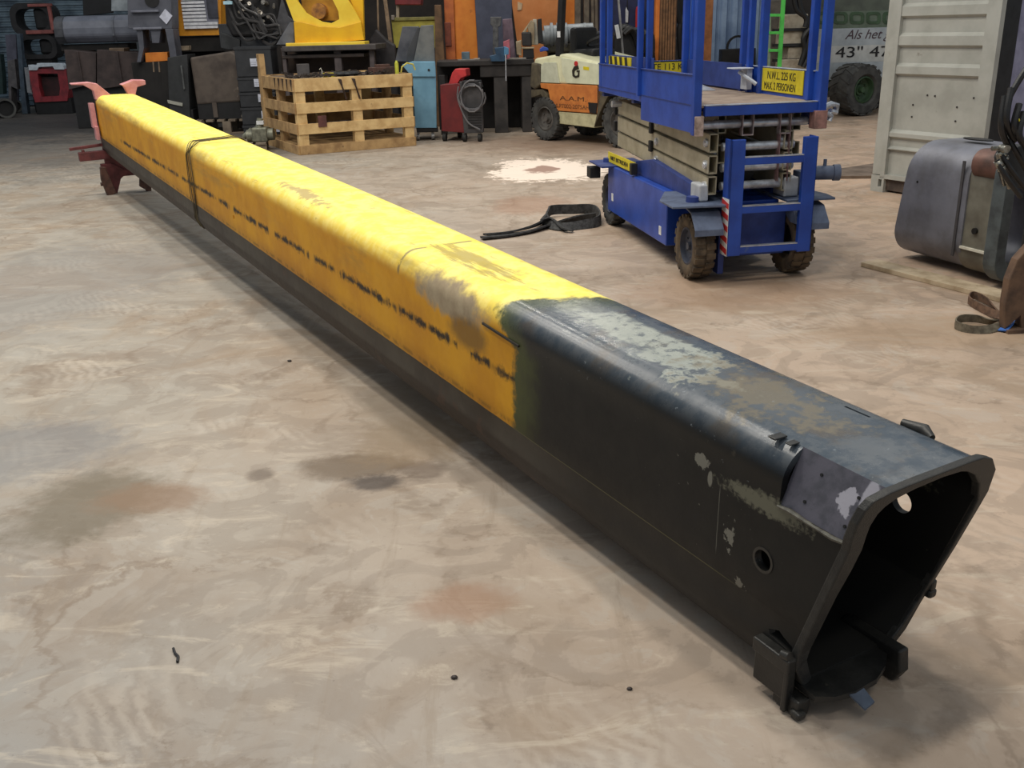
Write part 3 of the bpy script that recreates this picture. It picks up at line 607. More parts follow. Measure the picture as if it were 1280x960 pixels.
# ================================================================== CONTAINER AND THE RIGHT SIDE
M_cont = mk((176, 176, 168), (156, 156, 148), .6, .1, 3, .08, (128, 124, 112), .66); M_contd = mk((120, 118, 110), (96, 92, 86), .7, 0, 6)
cf = Frame(G(1088, 238), R(-60.4))
ct = thing('shipping_container', 'off-white steel shipping container with ribbed door standing at the right', 'container', cf.b, cf.rot)
q = MB(); q.box(0, .10, 0, .12, .16, 2.45); ob('corner_post', q, M_cont, ct, bevel=.006)
q = MB(); q.prism([(0, .0), (.15, .0), (.15, .155), (0, .155)], 'y', -.006, .14, inner=[(.085, .05), (.125, .05), (.125, .12), (.085, .12)]); q.box(.05, .14, .05, .06, .03, .14); ob('corner_casting', q, M_cont, ct)
q = MB(); q.box(.15, 1.15, .03, .14, .02, .13); ob('bottom_rail', q, mk((92, 78, 68), (64, 54, 48), .75, 0, 8), ct)
def leafprof(z0, z1, ribs_):
    pts = [(z0, .035)]
    for a, b in ribs_: pts += [(a, .035), (a + .022, .0), (b - .03, .0), (b, .035)]
    return pts + [(z1, .035)]
rb = []
def zz_(y): return cf.f(1118, y)[1]
for yt, yb in ((4.5, 23.5), (41, 59.5), (78.5, 95), (162, 174), (183, 189), (-32, -14), (-70, -50), (-108, -88)): rb.append((zz_(yb), zz_(yt)))
rb.sort(); pf = leafprof(.15, 2.35, rb)
q = MB(); v = []
for z_, y_ in pf: v += [(.15, y_, z_), (1.02, y_, z_)]
f_ = [(2 * i, 2 * i + 1, 2 * i + 3, 2 * i + 2) for i in range(len(pf) - 1)]; q.add(v, f_); q.box(.15, 1.02, .04, .055, .15, 2.35)
df = ob('door', q, M_cont, ct)
q = MB(); q.box(.10, .15, -.008, .05, .15, 2.4); q.box(1.02, 1.15, -.008, .05, .13, 2.4); q.box(.10, 1.15, -.006, .05, 2.3, 2.4); q.box(.10, 1.15, -.006, .05, .13, .17); ob('door_frame', q, M_cont, df)
q = MB()
for px_, py_ in ((1159, 119), (1168.5, 120), (1141, 131), (1196, 134), (1139.5, 146), (1194, 151.5), (1217, 122.5), (1186, 48)):
    x_, z_ = cf.f(px_, py_, .03); q.cyl((x_, .028, z_), (x_, .04, z_), .008, n=8)
tag(ob('bolt_holes', q, flat((40, 36, 34)), df), kind='stuff')
q = MB(); q.box(1.10, 1.15, .05, .25, 0, 2.45); lab(ob('dark_gap_panel', q, M_black, ct), 'black panel standing in for the shaded gap and gasket beside the ribbed door')  # black sheet in place of the container's shaded inside
q = MB(); q.box(.0, 1.15, .12, 1.6, 2.40, 2.45); q.box(0, .04, .12, 1.6, .1, 2.42); q.box(0, 1.15, 1.56, 1.6, .1, 2.42); q.box(.0, 1.15, .14, 1.6, .06, .12); ob('body', q, M_cont, ct)
q = MB(); q.box(1.08, 1.14, .25, 1.6, .05, 2.42); lab(ob('second_door', q, mk((150, 150, 176), (124, 124, 150), .6), ct, bevel=.01), 'pale lilac panel beyond the black gap')
# grey steel section on a plank
sd = (G(1245, 362) - G(1120, 325)); sang = math.atan2(sd.y, sd.x); sb = G(1120, 325)
M_gs = mk((128, 130, 140), (104, 104, 110), .45, .25, 4, .12, (78, 70, 64), .68); M_gs2 = mk((126, 124, 112), (100, 96, 86), .55, .2, 5, .15, (70, 62, 56), .66); M_rs = mk((120, 88, 78), (84, 66, 60), .5, .3, 9, .2, (180, 160, 150), .7)
gs = thing('boom_head', 'grey hollow steel boom end section with rounded edges standing on a wooden plank', 'steel section', (sb.x, sb.y, .035), sang)
def rrect(D, H, R1, n=8, y0=0):
    p = []
    for cx, cz, a0 in ((y0 + R1, R1, math.pi), (y0 + D - R1, R1, 1.5 * math.pi), (y0 + D - R1, H - R1, 0), (y0 + R1, H - R1, .5 * math.pi)):
        for i in range(n + 1):
            a = a0 + i * math.pi / 2 / n; p.append((cx + R1 * math.cos(a), cz + R1 * math.sin(a)))
    return p
def section(name, x0, x1, prs, m, parent, th=.02, slant=0):
    q = MB(); (D, H, R1, y0) = prs; o_ = rrect(D, H, R1, 8, y0); i_ = rrect(D - 2 * th, H - 2 * th, R1 - th, 8, y0 + th); n = len(o_); v = []
    for X_, pp in ((x0, o_), (x1, o_), (x0, i_), (x1, i_)):
        for y_, z_ in pp: v.append((X_ + slant * (z_ if X_ == x0 else 0), y_, z_ + (th if pp is i_ else 0)))
    f = []
    for i in range(n):
        j = (i + 1) % n; f += [(i, j, n + j, n + i), (2 * n + j, 2 * n + i, 3 * n + i, 3 * n + j), (j, i, 2 * n + i, 2 * n + j), (n + i, n + j, 3 * n + j, 3 * n + i)]
    q.add(v, f, True); return ob(name, q, m, parent)
section('shell', -.075, .56, (.62, .775, .20, -.0), M_gs, gs, slant=.15)
section('shell', .54, .82, (.60, .76, .15, .012), M_gs2, gs)
q = MB(); q.prism([(.62, .02), (.62, .80), (.60, .80), (.54, .80), (0, .80)][:0] or [(.0, .0), (.1, .0), (.1, .1)], 'x', 0, 0) if 0 else None
rc = section('rusty_cap', .585, .80, (.63, .18, .085, -.02), M_rs, gs); lab(rc, 'brown rusty rounded cap plate at the top'); rc.location.z = .60
def rr2(D, H, R1, y0, z0=0, n=8): return [(a, b + z0) for a, b in rrect(D, H, R1, n, y0)]
q = MB(); q.prism(rr2(.68, .79, .14, -.045), 'x', .80, .90, inner=rr2(.54, .64, .10, .03, .08)); lab(ob('end_flange', q, mk((92, 100, 102), (66, 70, 72), .5, .2, 8), gs, bevel=.006), 'thick grey flange round the right end')
q = MB(); q.box(.56, .80, -.006, .012, .16, .175); lab(ob('weld_strip', q, flat((220, 216, 200)), gs), 'light weld strip low on the side')
q = MB(); q.box(.50, .52, -.008, .0, .1, .70); ob('seam', q, flat((70, 68, 70)), gs)
for x_, z_, r_ in ((.66, .285, .020), (.12, .52, .007)):
    q = MB(); q.cyl((x_, -.004, z_), (x_, .02, z_), r_, n=14); ob('hole', q, flat((14, 12, 12)), gs)
q = MB(); q.prism([(.18, .80), (.30, .80), (.30, .806), (.18, .806)], 'y', .10, .18); q2 = MB(); q2.prism([(.33 + .12 * math.cos(i * math.pi / 6), .26 + .05 * math.sin(i * math.pi / 6)) for i in range(12)], 'z', .796, .803); ob('top_slot', q2, flat((20, 18, 18)), gs)
a_, b_ = G(1077, 333), G(1290, 388); pd = (b_ - a_).normalized(); pn = Vector((-pd.y, pd.x, 0))
M_pl = mk((196, 178, 150), (160, 140, 112), .75, 0, 8, .2, (120, 98, 76), .66)
q = MB(); q.bar(a_ + pn * .07 + Vector((0, 0, .016)), b_ + pn * .07 + pd * .3 + Vector((0, 0, .016)), .16, .032); tag(ob('wooden_plank', q, M_pl, bevel=.004), 'pale wooden plank on the floor under the grey steel section', 'plank')
# thin sheet leaning low behind the lift
q = MB(); a_, b_ = G(1008, 224), G(1100, 222); q.prism([(a_.x, a_.y), (b_.x + .3, b_.y - .1), (b_.x + .3, b_.y + .9), (a_.x + .5, a_.y + .5)], 'z', .0, .03); tag(ob('steel_sheet', q, mk((120, 104, 90), (88, 74, 62), .7)), 'thin brown steel sheet lying on the floor left of the container', 'sheet')
# machinery at the right edge
mf = Frame(P(1262, 250, 5.2), R(10)); mf.b.z = 0
hc = thing('hydraulic_valve_block', 'cluster of black hydraulic hoses and steel fittings at the right edge', 'hydraulic hoses', (mf.b.x, mf.b.y, 0), mf.rot)
def mp(px, py, d=0): x_, z_ = mf.f(px, py, d); return (x_, d, z_)
M_hose = mk((22, 22, 24), (12, 12, 14), .45, 0, 20, .1); M_fit = mk((168, 166, 156), (110, 108, 100), .3, .8, 20)
q = MB(); q.prism([m_[0::2] for m_ in (mp(1262, 200), mp(1268, 188), mp(1285, 182), mp(1310, 190), mp(1310, 240), mp(1272, 236))], 'y', .04, .14); ob('housing', q, mk((52, 54, 56), (26, 26, 28), .6, .2, 6), hc, bevel=.01)
random.seed(3)
for i, (pa, pb, pc) in enumerate([((1258, 168), (1270, 190), (1284, 214)), ((1266, 158), (1278, 178), (1292, 200)), ((1250, 188), (1262, 210), (1282, 236)), ((1246, 200), (1258, 222), (1276, 246)), ((1256, 120), (1252, 160), (1262, 186)), ((1264, 110), (1258, 150), (1268, 176)), ((1274, 130), (1268, 160), (1284, 184)), ((1280, 140), (1274, 170), (1290, 190))]):
    d_ = -.03 - .015 * (i % 4); q = MB(); q.tube(smooth_path([mp(*pa, d_), mp(*pb, d_ - .03), mp(*pc, d_)], 6), .014 if i < 4 else .017, 8); h_ = ob('hose', q, M_hose, hc)
    if i < 4:
        A_, B_ = Vector(mp(*pa, d_)), Vector(mp(*pb, d_ - .02)); q = MB(); dd = (B_ - A_); q.cyl(A_ + dd * .05, A_ + dd * .4, .02, n=8); q.cyl(A_ + dd * .42, A_ + dd * .55, .024, n=6); ob('fitting', q, M_fit, h_)
q = MB(); c_ = mp(1251, 185, -.06); q.cyl(c_, (c_[0], c_[1] - .05, c_[2]), .02, n=10); q.cyl((c_[0] - .05, c_[1], c_[2]), (c_[0] + .05, c_[1], c_[2]), .012, n=8); ob('valve', q, M_fit, hc)
q = MB(); q.tube([mp(1249, 192, -.02), mp(1255, 215, -.04), mp(1262, 235, -.02)], .012, 8); q.bar(mp(1247, 192, 0), mp(1256, 232, 0), .012, .02); ob('bracket', q, M_fit, hc, bevel=.003)
q = MB(); c_ = mp(1278, 152, -.08); q.cyl((c_[0] - .03, c_[1], c_[2]), (c_[0] + .05, c_[1], c_[2] + .01), .018, n=10); lab(ob('yellow_cap', q, M_yel, hc), 'small yellow cap')
q = MB(); q.tube(smooth_path([mp(x_, y_, -.02) for x_, y_ in ((1300, 60), (1268, 110), (1256, 140), (1262, 176))], 6), .016, 8); ob('hose', q, M_hose, hc)
x_ = mf.f(1294, 440, -.05)[0] + .03; xh, zh = mf.f(1276, 205, .06); q = MB(); q.box(x_, x_ + .4, -.05, .25, 0, 1.5); q.box(xh, x_ + .02, .05, .12, zh - .04, zh + .04); lab(ob('machine_body', q, mk((40, 42, 44), (22, 22, 24), .6), hc, bevel=.02), 'dark machine body carrying the hoses')
M_leg = mk((104, 80, 62), (70, 54, 44), .75, 0, 10, .25)
lf = Frame(G(1272, 415), R(5)); lg = thing('rusty_stand', 'rusty brown steel leg at the right edge standing on the floor', 'stand', lf.b, lf.rot)
q = MB(); q.prism(lf.pl([(1256, 412), (1257, 380), (1262, 350), (1272, 325), (1290, 305), (1310, 300), (1310, 412), (1277, 414), (1276, 395), (1272, 415)][:9] + [(1300, 380)][:0]), 'y', 0, .06); ob('leg_plate', q, M_leg, lg, bevel=.006)
q = MB(); a0 = lf.f(1256, 414); q.box(a0[0] + .0, a0[0] + .25, -.03, .10, 0, .02); ob('foot_plate', q, M_leg, lg)
M_web = mk((112, 104, 88), (78, 70, 58), .85, 0, 30, .3)
ws = thing('ratchet_strap', 'olive webbing strap with two loops lying on the floor by the rusty leg', 'strap')
strap('webbing', smooth_path([gz(1258, 408, .02, .2), gz(1235, 416, .02, .6), gz(1210, 416, .02, .9), gz(1194, 411, .025, 1), gz(1200, 405, .03, 1), gz(1220, 405, .03, .9), gz(1240, 409, .03, .5), gz(1260, 404, .035, .1)]), .045, .007, M_web, None, None, ws)
strap('webbing', smooth_path([gz(1256, 403, .03, .4), gz(1238, 396, .025, .8), gz(1218, 386, .025, 1), gz(1210, 380, .03, 1), gz(1216, 375, .03, 1), gz(1232, 382, .03, .9), gz(1244, 393, .03, .6), gz(1258, 404, .03, .3)]), .045, .007, mk((110, 84, 66), (76, 58, 46), .85, 0, 30, .3), None, None, ws)
strap('blue_tag', [gz(1253, 416, .012, .1), gz(1260, 412, .03, .2), gz(1265, 406, .04, .3)], .05, .006, flat((60, 110, 190)), None, None, ws)
# small debris on the near floor
for nm, px_, py_, sx_, lab_ in (('pebble', 568, 848, .010, 'small dark pebble on the floor near the bottom centre'), ('pebble', 787, 862, .008, 'tiny dark crumb on the floor left of the boom mouth'), ('pebble', 362, 452, .012, 'small dark speck on the floor beside the yellow boom'), ('pebble', 950, 640, .0, '')):
    if not sx_: continue
    p = G(px_, py_); q = MB(); q.sphere((0, 0, sx_ * .4), sx_, 8, (1, .7, .5)); o = ob(nm, q, flat((54, 44, 40)), loc=p); tag(o, lab_, 'pebble')
q = MB(); pts = [G(217, 812), G(219, 818), G(223, 822), G(222, 829)]; q.tube([(p.x, p.y, .004) for p in pts], .004, 6); tag(ob('wire_scrap', q, flat((30, 30, 34))), 'short bent black scrap of wire on the near left floor', 'scrap')
# ================================================================== GREEN AND WHITE MACHINE BEHIND THE CONTAINER
M_gw = mk((168, 176, 182), (146, 154, 160), .5, 0, 4, .05); M_gg = mk((84, 92, 82), (66, 72, 66), .6, 0, 4); M_gr = mk((48, 88, 62), (36, 68, 50), .55, 0, 6); M_grl = mk((98, 112, 98), (84, 98, 84), .6)
gf = Frame(P(1070, 120, 17.6), R(-1)); gf.b.z = 0
gm = thing('farm_machine', 'large green and white farm machine with a big ribbed tyre, left of the container', 'farm machine', gf.b, gf.rot)
def gbox(x0, y0, x1, y1, d0, d1, name, m, lb_=None, bev=.01, par=None):
    (a, zt), (c, zb) = gf.f(x0, y0, d0), gf.f(x1, y1, d0); q = MB(); q.box(a, c, d0, d1, zb, zt); o = ob(name, q, m, par or gm, bevel=bev)
    if lb_: o['label'] = lb_
    return o
gbox(1020, -40, 1200, 11, .0, .8, 'upper_panel', M_gg); gbox(1020, 11, 1200, 14, .1, .8, 'gap_strip', M_black, bev=0)
lp_ = gbox(1020, 14, 1200, 32, .0, .8, 'logo_panel', M_grl, 'grey-green panel with a row of rounded green squares')
for i in range(6):
    cx = 1050.5 + (i - 1) * 20.6; o_ = []; 
    def rsq(cx, cy, w_, h_, r_): 
        out_ = []
        for sx, sy, a0 in ((1, -1, -90), (1, 1, 0), (-1, 1, 90), (-1, -1, 180)):
            for k in range(4): a = R(a0 + k * 30); out_.append((cx + sx * (w_ - r_) + r_ * math.cos(a), cy + sy * (h_ - r_) + r_ * math.sin(a)))
        return out_
    q = MB(); q.prism(gf.pl(rsq(cx, 22.5, 9, 7.5, 4)), 'y', -.012, .0, inner=gf.pl(rsq(cx, 22.5, 5, 4, 2))); ob('logo_square', q, mk((62, 88, 62)), lp_)
gbox(1020, 32, 1200, 36, .05, .8, 'gap_strip', M_black, bev=0)
tp_ = gbox(1020, 36, 1200, 54, .0, .8, 'text_panel', M_gw, 'white panel with script lettering'); gbox(1020, 54, 1200, 57.5, .05, .8, 'gap_strip', M_black, bev=0)
x_, z_ = gf.f(1056, 49); text('lettering', 'Als het goed', .215, flat((70, 52, 60)), tp_, facing((x_, -.004, z_), (1, 0, 0)), .98, shear=.35)
np_ = gbox(1020, 57.5, 1200, 75, .0, .8, 'number_panel', mk((190, 192, 190), (170, 172, 170), .5), 'white panel with bold black numbers'); gbox(1020, 75, 1200, 78, .05, .8, 'gap_strip', M_black, bev=0)
x_, z_ = gf.f(1043.5, 72); t_ = text('lettering', '43" 47 12', .245, flat((16, 16, 20)), np_, facing((x_, -.006, z_), (1, 0, 0)), 1.45, ext=.004)
gbox(1020, 78, 1200, 96, .0, .8, 'lower_panel', M_gw); gbox(1015, 96, 1200, 112, .2, .8, 'chassis_beam', M_gr)
q = MB(); gy = G(1065, 147); wheel('wheel', (gf.f(1070, 120, -.35)[0], -.30, .43), .43, .46, gm, mk((72, 72, 70), (48, 48, 48), .85, 0, 8), mk((58, 84, 56), (44, 62, 44), .6), ax=(-.5, 1, 0), lugs=16, rr=.50, chev=.25, face=-1)
gbox(1080, 100, 1110, 138, .9, 1.3, 'inner_wheel', M_black, bev=.05)
# machine's cream front part seen through the lift rails
cf2 = Frame(P(975, 90, 16.5), R(0)); cf2.b.z = 0
mh = thing('harvester_unit', 'cream and dark harvester machinery seen through the rails above the yellow sign', 'machinery', cf2.b, 0)
def cbx(x0, y0, x1, y1, d0, d1, name, m, bev=.02, th=mh, fr=cf2, lb_=None):
    (a, zt), (c, zb) = fr.f(x0, y0, d0), fr.f(x1, y1, d0); ym = (max(y0, 0) + y1) / 2; a, c = fr.f(x0, ym, d0)[0], fr.f(x1, ym, d0)[0]; q = MB(); q.box(min(a, c), max(a, c), d0, d1, max(0.0, zb), zt); o = ob(name, q, m, th, bevel=bev)
    if lb_: o['label'] = lb_
    return o
M_crm = mk((176, 166, 148), (140, 128, 110), .55, 0, 6, .1, (84, 72, 60), .64)
cbx(958, -20, 1020, 95, .5, .9, 'backplate', M_dark); cbx(979, 18, 1010, 36, .05, .4, 'cream_cover', M_crm); cbx(976, 39, 1003, 56, .0, .4, 'cream_cover', M_crm); cbx(985, 59, 1003, 75, .0, .35, 'cream_cover', M_crm)
cbx(976, 74, 1016, 105, -.05, .4, 'cream_base', M_crm); cbx(955, 0, 975, 110, .3, .5, 'side_frame', mk((90, 84, 76)))
for k in range(3): cbx(968, 36 + k * 19, 1010, 38.5 + k * 19, -.04, .1, 'dark_seam', M_black, 0)
def ctube(pts, r, name, m, th, fr, d=0): 
    q = MB(); q.tube(smooth_path([(fr.f(x, y, d)[0], d, fr.f(x, y, d)[1]) for x, y in pts], 4), r, 8); return ob(name, q, m, th)
for pp in ([(998, -5), (1002, 14), (1008, 24), (1006, 34)], [(1012, 36), (1004, 48), (1006, 62), (1000, 82)], [(1014, 40), (1010, 55), (1010, 70), (1004, 84)], [(992, -5), (996, 12), (1006, 20)]): ctube(pp, .04, 'hose', M_hose, mh, cf2, -.12)
lf2 = Frame(P(968, 90, 15.6), R(-8)); lf2.b.z = 0; gl = thing('green_ladder', 'bright green metal ladder section seen above the yellow capacity sign', 'ladder', (lf2.b.x, lf2.b.y, 0), lf2.rot)
M_lg = mk((78, 190, 78), (64, 160, 66), .5, 0, 8)
q = MB(); q.bar((lf2.f(981, -30)[0], 0, lf2.f(981, -30)[1]), (lf2.f(972, 122)[0], 0, max(.03, lf2.f(972, 150)[1])), .06, .06); ob('rail', q, M_lg, gl, bevel=.005)
for y_ in (19, 41, 63):
    q = MB(); q.bar((lf2.f(961, y_)[0], 0, lf2.f(961, y_)[1]), (lf2.f(977, y_)[0], 0, lf2.f(977, y_)[1]), .04, .04); ob('rung', q, M_lg, gl, bevel=.004)
q = MB(); q.bar((lf2.f(962, 18)[0], 0, lf2.f(962, 18)[1]), (lf2.f(965, 95)[0], .1, .0), .04, .04); lab(ob('rail', q, mk((130, 150, 128), (100, 118, 100)), gl, bevel=.004), 'worn grey-green side rail')
# ================================================================== FORKLIFT
ff0 = Frame(G(668, 174), math.atan2(-1.14, .90)); ff0.b.z = 0
fk = thing('forklift', 'cream and orange forklift truck parked behind the blue scissor lift', 'forklift', ff0.b, ff0.rot)
M_fc = mk((224, 222, 186), (196, 194, 160), .5, 0, 4, .06); M_fo = mk((206, 128, 62), (180, 104, 48), .55, 0, 5, .1, (130, 84, 50), .68); M_fd = mk((92, 84, 66), (60, 54, 44), .7, 0, 6, .1)
def fp(pts, d0, d1, name, m, bev=.01, lb_=None, fr=ff0, th=None):
    q = MB(); q.prism(fr.pl(pts, d0), 'y', d0, d1); o = ob(name, q, m, th or fk, bevel=bev)
    if lb_: o['label'] = lb_
    return o
fp([(668, 73), (690, 69), (705, 67), (747, 78), (752, 88), (750, 107), (675, 104), (664, 100)], .02, 1.0, 'hood', M_fc, .03)
fp([(676, 82), (680, 78), (695, 78), (699, 104), (676, 103)], .0, .03, 'side_cover', mk((200, 202, 180), (178, 180, 158)), .006)
fp([(701, 72), (747, 80), (749, 106), (708, 104), (703, 92)], .0, .03, 'side_door', mk((212, 214, 186), (196, 198, 170)), .006)
fp([(664, 78), (675, 80), (675, 106), (668, 112), (662, 108)], -.01, 1.0, 'counterweight', M_fd, .02)
fp([(675, 104), (750, 107), (751, 120), (746, 142), (690, 138), (685, 112), (676, 110)], .0, 1.0, 'orange_body', M_fo, .008)
fp([(690, 139), (746, 143), (743, 160), (694, 154)], .01, .98, 'sill', mk((196, 190, 152), (160, 154, 122)), .008)
fp([(746, 107), (770, 95), (775, 118), (760, 120), (750, 140), (742, 160), (746, 142)], .0, .98, 'front_cowl', M_fd, .01)
fp([(735, 128), (746, 129), (745, 142), (737, 141)], -.012, .0, 'step_hole', M_black, 0)
fp([(664, 112), (678, 112), (684, 118), (688, 140), (676, 118), (664, 122)], .0, .9, 'wheel_arch', M_fd, .004)
lg_ = fp([(722, 82), (723, 86), (718, 88), (717, 93), (719, 95), (722, 94), (722.5, 90), (720.5, 90), (721, 88), (724, 88), (723.5, 96), (719, 97.5), (715.5, 95), (715, 88), (717.5, 83)], -.012, -.001, 'emblem', M_ink, 0, 'dark rounded letter mark with a red dot on the side door')
q = MB(); c_ = ff0.f(720.5, 79.5); q.cyl((c_[0], -.014, c_[1]), (c_[0], .0, c_[1]), .033, n=12); ob('red_dot', q, M_redr, lg_)
fp([(729, 83), (736, 84), (736, 88), (729, 87)], -.004, .0, 'yellow_label', M_yel, 0)
lt_ = fp([(696, 121), (734, 124), (734, 137), (696, 133)], -.004, .0, 'marking_plate', M_fo, 0, 'faded stencilled lettering on the orange side')
x_, z_ = ff0.f(700, 125); text('lettering', 'A.A.M.', .085, mk((110, 70, 40)), lt_, facing((x_, -.006, z_), (1, 0, 0)), 2.4)
x_, z_ = ff0.f(695, 134); text('lettering', '0.P7002-2075AH', .075, mk((110, 70, 40)), lt_, facing((x_, -.006, z_), (1, 0, 0)), 1.35)
M_fr_ = mk((100, 96, 92), (70, 68, 64), .6, .2)
for (cx, cy), r_, wd_, d_ in (((680, 146), .31, .26, .1), ((774, 148), .345, .28, .12)):
    x_, z_ = ff0.f(cx, cy, d_ - wd_ / 2); r2 = r_; wheel('wheel', (x_, d_, r2), r2, wd_, fk, M_tyreG, M_fr_, ax=(0, 1, 0), lugs=22, rr=.55, face=-1)
    wheel('wheel', (x_, 1.0 - d_, r2), r2, wd_, fk, M_tyreG, M_fr_, ax=(0, 1, 0), lugs=22, rr=.55, face=1)
for (pa, pb), d_ in ((((699, 70), (704, -30)), .05), (((700, 70), (705, -30)), .9)):
    A_, B_ = ff0.f(*pa, d_), ff0.f(*pb, d_); q = MB(); q.bar((A_[0], d_, A_[1]), (B_[0], d_, B_[1]), .09, .07); ob('roof_post', q, M_black, fk, bevel=.006)
A_ = ff0.f(705, -30, .05); q = MB(); q.box(A_[0] - .1, A_[0] + 1.3, .0, .98, A_[1], A_[1] + .06); ob('overhead_guard', q, M_black, fk, bevel=.01)
A_ = ff0.f(697, 42, .0); q = MB(); q.box(A_[0], A_[0] + .06, -.01, -.0, A_[1] - .05, A_[1] + .03); ob('sticker', q, M_white, fk)
x_, z_ = ff0.f(742, 70, .5); q = MB(); q.box(x_ - .25, x_ + .2, .3, .75, .9, 1.26); q.box(x_ - .3, x_ - .18, .3, .75, 1.2, 1.55); ob('seat', q, M_black, fk, bevel=.04)
q = MB(); A_ = ff0.f(758, 60, .5); q.tube([(A_[0], .5, .95), (A_[0] - .12, .5, 1.35)], .03, 8); q.lathe([(.17, -.015), (.2, -.015), (.2, .015), (.17, .015)], (A_[0] - .13, .5, 1.37), (-.4, 0, 1), 20); ob('steering_wheel', q, M_black, fk)
# ================================================================== GENERIC BACKGROUND BUILDER
def bth(name, label, cat, px, py, Y, rot=0, group=None, ground=True):
    p = P(px, py, Y); fr = Frame(p, rot); fr.b.z = 0
    return thing(name, label, cat, fr.b, rot, group), fr
def bx_(th, fr, name, m, x0, y0, x1, y1, d0, d1, bev=.01, lb_=None, floor=False, par=None):
    (a, zt), (c, zb) = fr.f(x0, y0, d0), fr.f(x1, y1, d0); ym = (max(y0, 0) + min(y1, 95)) / 2; a, c = fr.f(x0, ym, d0)[0], fr.f(x1, ym, d0)[0]; zb = 0 if floor else max(zb, 0)
    q = MB(); q.box(min(a, c), max(a, c), d0, d1, zb, zt); o = ob(name, q, m, par or th, bevel=bev)
    if lb_: o['label'] = lb_
    return o
def pp_(th, fr, name, m, pts, d0, d1, bev=.008, lb_=None, par=None):
    q = MB(); q.prism([(x, max(0, z)) for x, z in fr.pl(pts, d0)], 'y', d0, d1); o = ob(name, q, m, par or th, bevel=bev)
    if lb_: o['label'] = lb_
    return o
# ---- pallet crate
M_pw = mk((222, 190, 134), (190, 154, 102), .8, 0, 6, .2, (120, 92, 62), .66); M_pwd = mk((186, 152, 104), (146, 114, 76), .8, 0, 6, .2, (84, 64, 46), .64)
c0, c1 = G(376, 194), G(519, 182); crot = math.atan2(c1.y - c0.y, c1.x - c0.x); kf = Frame(c0, crot); kw = (c1 - c0).length
kr = thing('pallet_crate', 'large light wooden slatted crate loaded with scrap tools, left of the blue cabinet', 'crate', kf.b, kf.rot); kd = 1.75
rows = [(.0, .125), (.27, .41), (.545, .685), (.83, 1.0)]
for (z0_, z1_) in rows:
    q = MB(); q.box(0, kw, -.022, .0, z0_, z1_); ob('slat', q, M_pw if z0_ > .1 else M_pwd, kr, bevel=.004)
    q = MB(); q.box(-.022, .0, .0, kd, z0_, z1_); ob('slat', q, M_pwd, kr, bevel=.004)
    q = MB(); q.box(0, kw, kd, kd + .022, z0_, z1_); ob('slat', q, M_pwd, kr, bevel=.004)
    q = MB(); q.box(kw, kw + .022, .0, kd, z0_, z1_); ob('slat', q, M_pwd, kr, bevel=.004)
for x_ in (.0, kw / 2 - .05, kw - .14):
    for y_ in (.0, kd - .1):
        q = MB(); q.box(x_, x_ + .14, y_, y_ + .10, 0.0, .99); ob('crate_post', q, M_pw, kr, bevel=.004)
for y_ in (.8,):
    for x_ in (0, kw - .1): q = MB(); q.box(x_, x_ + .1, y_, y_ + .14, 0, .99); ob('crate_post', q, M_pwd, kr, bevel=.004)
q = MB(); q.box(.0, kw, .0, kd, .955, .985); ob('crate_lid', q, mk((110, 92, 72), (70, 58, 48), .85), kr)
q = MB(); q.box(.02, kw - .02, .02, kd, .10, .13); ob('crate_floor', q, M_pwd, kr)
q = MB(); q.box(-.03, .05, 1.55, 1.7, .0, 1.3); lab(ob('crate_post', q, M_pwd, kr, bevel=.004), 'tall weathered corner post at the left back')
q = MB()
for i in range(5): q.prism([(.02 + i * .2, .99), (.10 + i * .2, .99), (.06 + i * .2, .84)], 'x', -.026, -.020)
tag(ob('split_notches', q, mk((60, 44, 32)), kr), kind='stuff')
def kt(name, label, cat, build, m, px, py, d, z=.985, group=None):
    x_, _ = kf.f(px, py, d); p = kf.b + kf.X * x_ + kf.Y * d + Vector((0, 0, z)); q = MB(); build(q)
    return tag(ob(name, q, m, loc=p, rotz=kf.rot, bevel=.003), label, cat, group)
kt('yellow_tool', 'yellow-green hand tool lying on the crate near its left end', 'tool', lambda q: (q.box(-.08, .06, -.03, .03, 0, .06), q.box(.06, .13, -.02, .02, .0, .035)), M_yel, 411, 88, .3)
kt('spray_can', 'upright yellow-green spray can on the right end of the crate', 'can', lambda q: (q.cyl((0, 0, 0), (0, 0, .16), .028, n=14), q.cyl((0, 0, .16), (0, 0, .19), .022, .012, n=12)), mk((196, 200, 70), (170, 170, 50)), 496, 86, .1)
kt('hook_rod', 'thin pale hooked rod standing on the crate', 'rod', lambda q: q.tube([(0, 0, 0), (.005, 0, .09), (-.01, 0, .13), (-.03, 0, .11)], .006, 6), flat((210, 206, 190)), 402, 88, .25)
kt('cable_coil', 'yellow cable loop between the crate and blue cabinet', 'cable', lambda q: q.tube([(-.10, 0, .02), (-.08, 0, .10), (0, 0, .15), (.09, 0, .13), (.12, 0, .05)], .012, 6), mk((214, 200, 90), (180, 170, 70)), 509, 84, .15)
kt('black_gloves', 'crumpled black cloth heap in the middle of the crate top', 'cloth', lambda q: [q.sphere((random.uniform(-.14, .14), random.uniform(-.1, .1), .035), .055, 8, (1.5, 1, .7)) for _ in range(9)], M_black, 430, 88, .3)
kt('steel_bracket', 'brown rusty box bracket on the crate toward its right end', 'bracket', lambda q: (q.box(-.18, .16, -.1, .1, 0, .10), q.box(-.1, .1, -.05, .05, .10, .14)), mk((96, 68, 58), (60, 44, 40)), 478, 86, .4)
kt('grey_block', 'small grey block standing on the crate left end', 'block', lambda q: q.box(-.08, .08, -.04, .04, 0, .18), mk((92, 88, 88)), 379, 88, .7)
random.seed(5); q = MB()
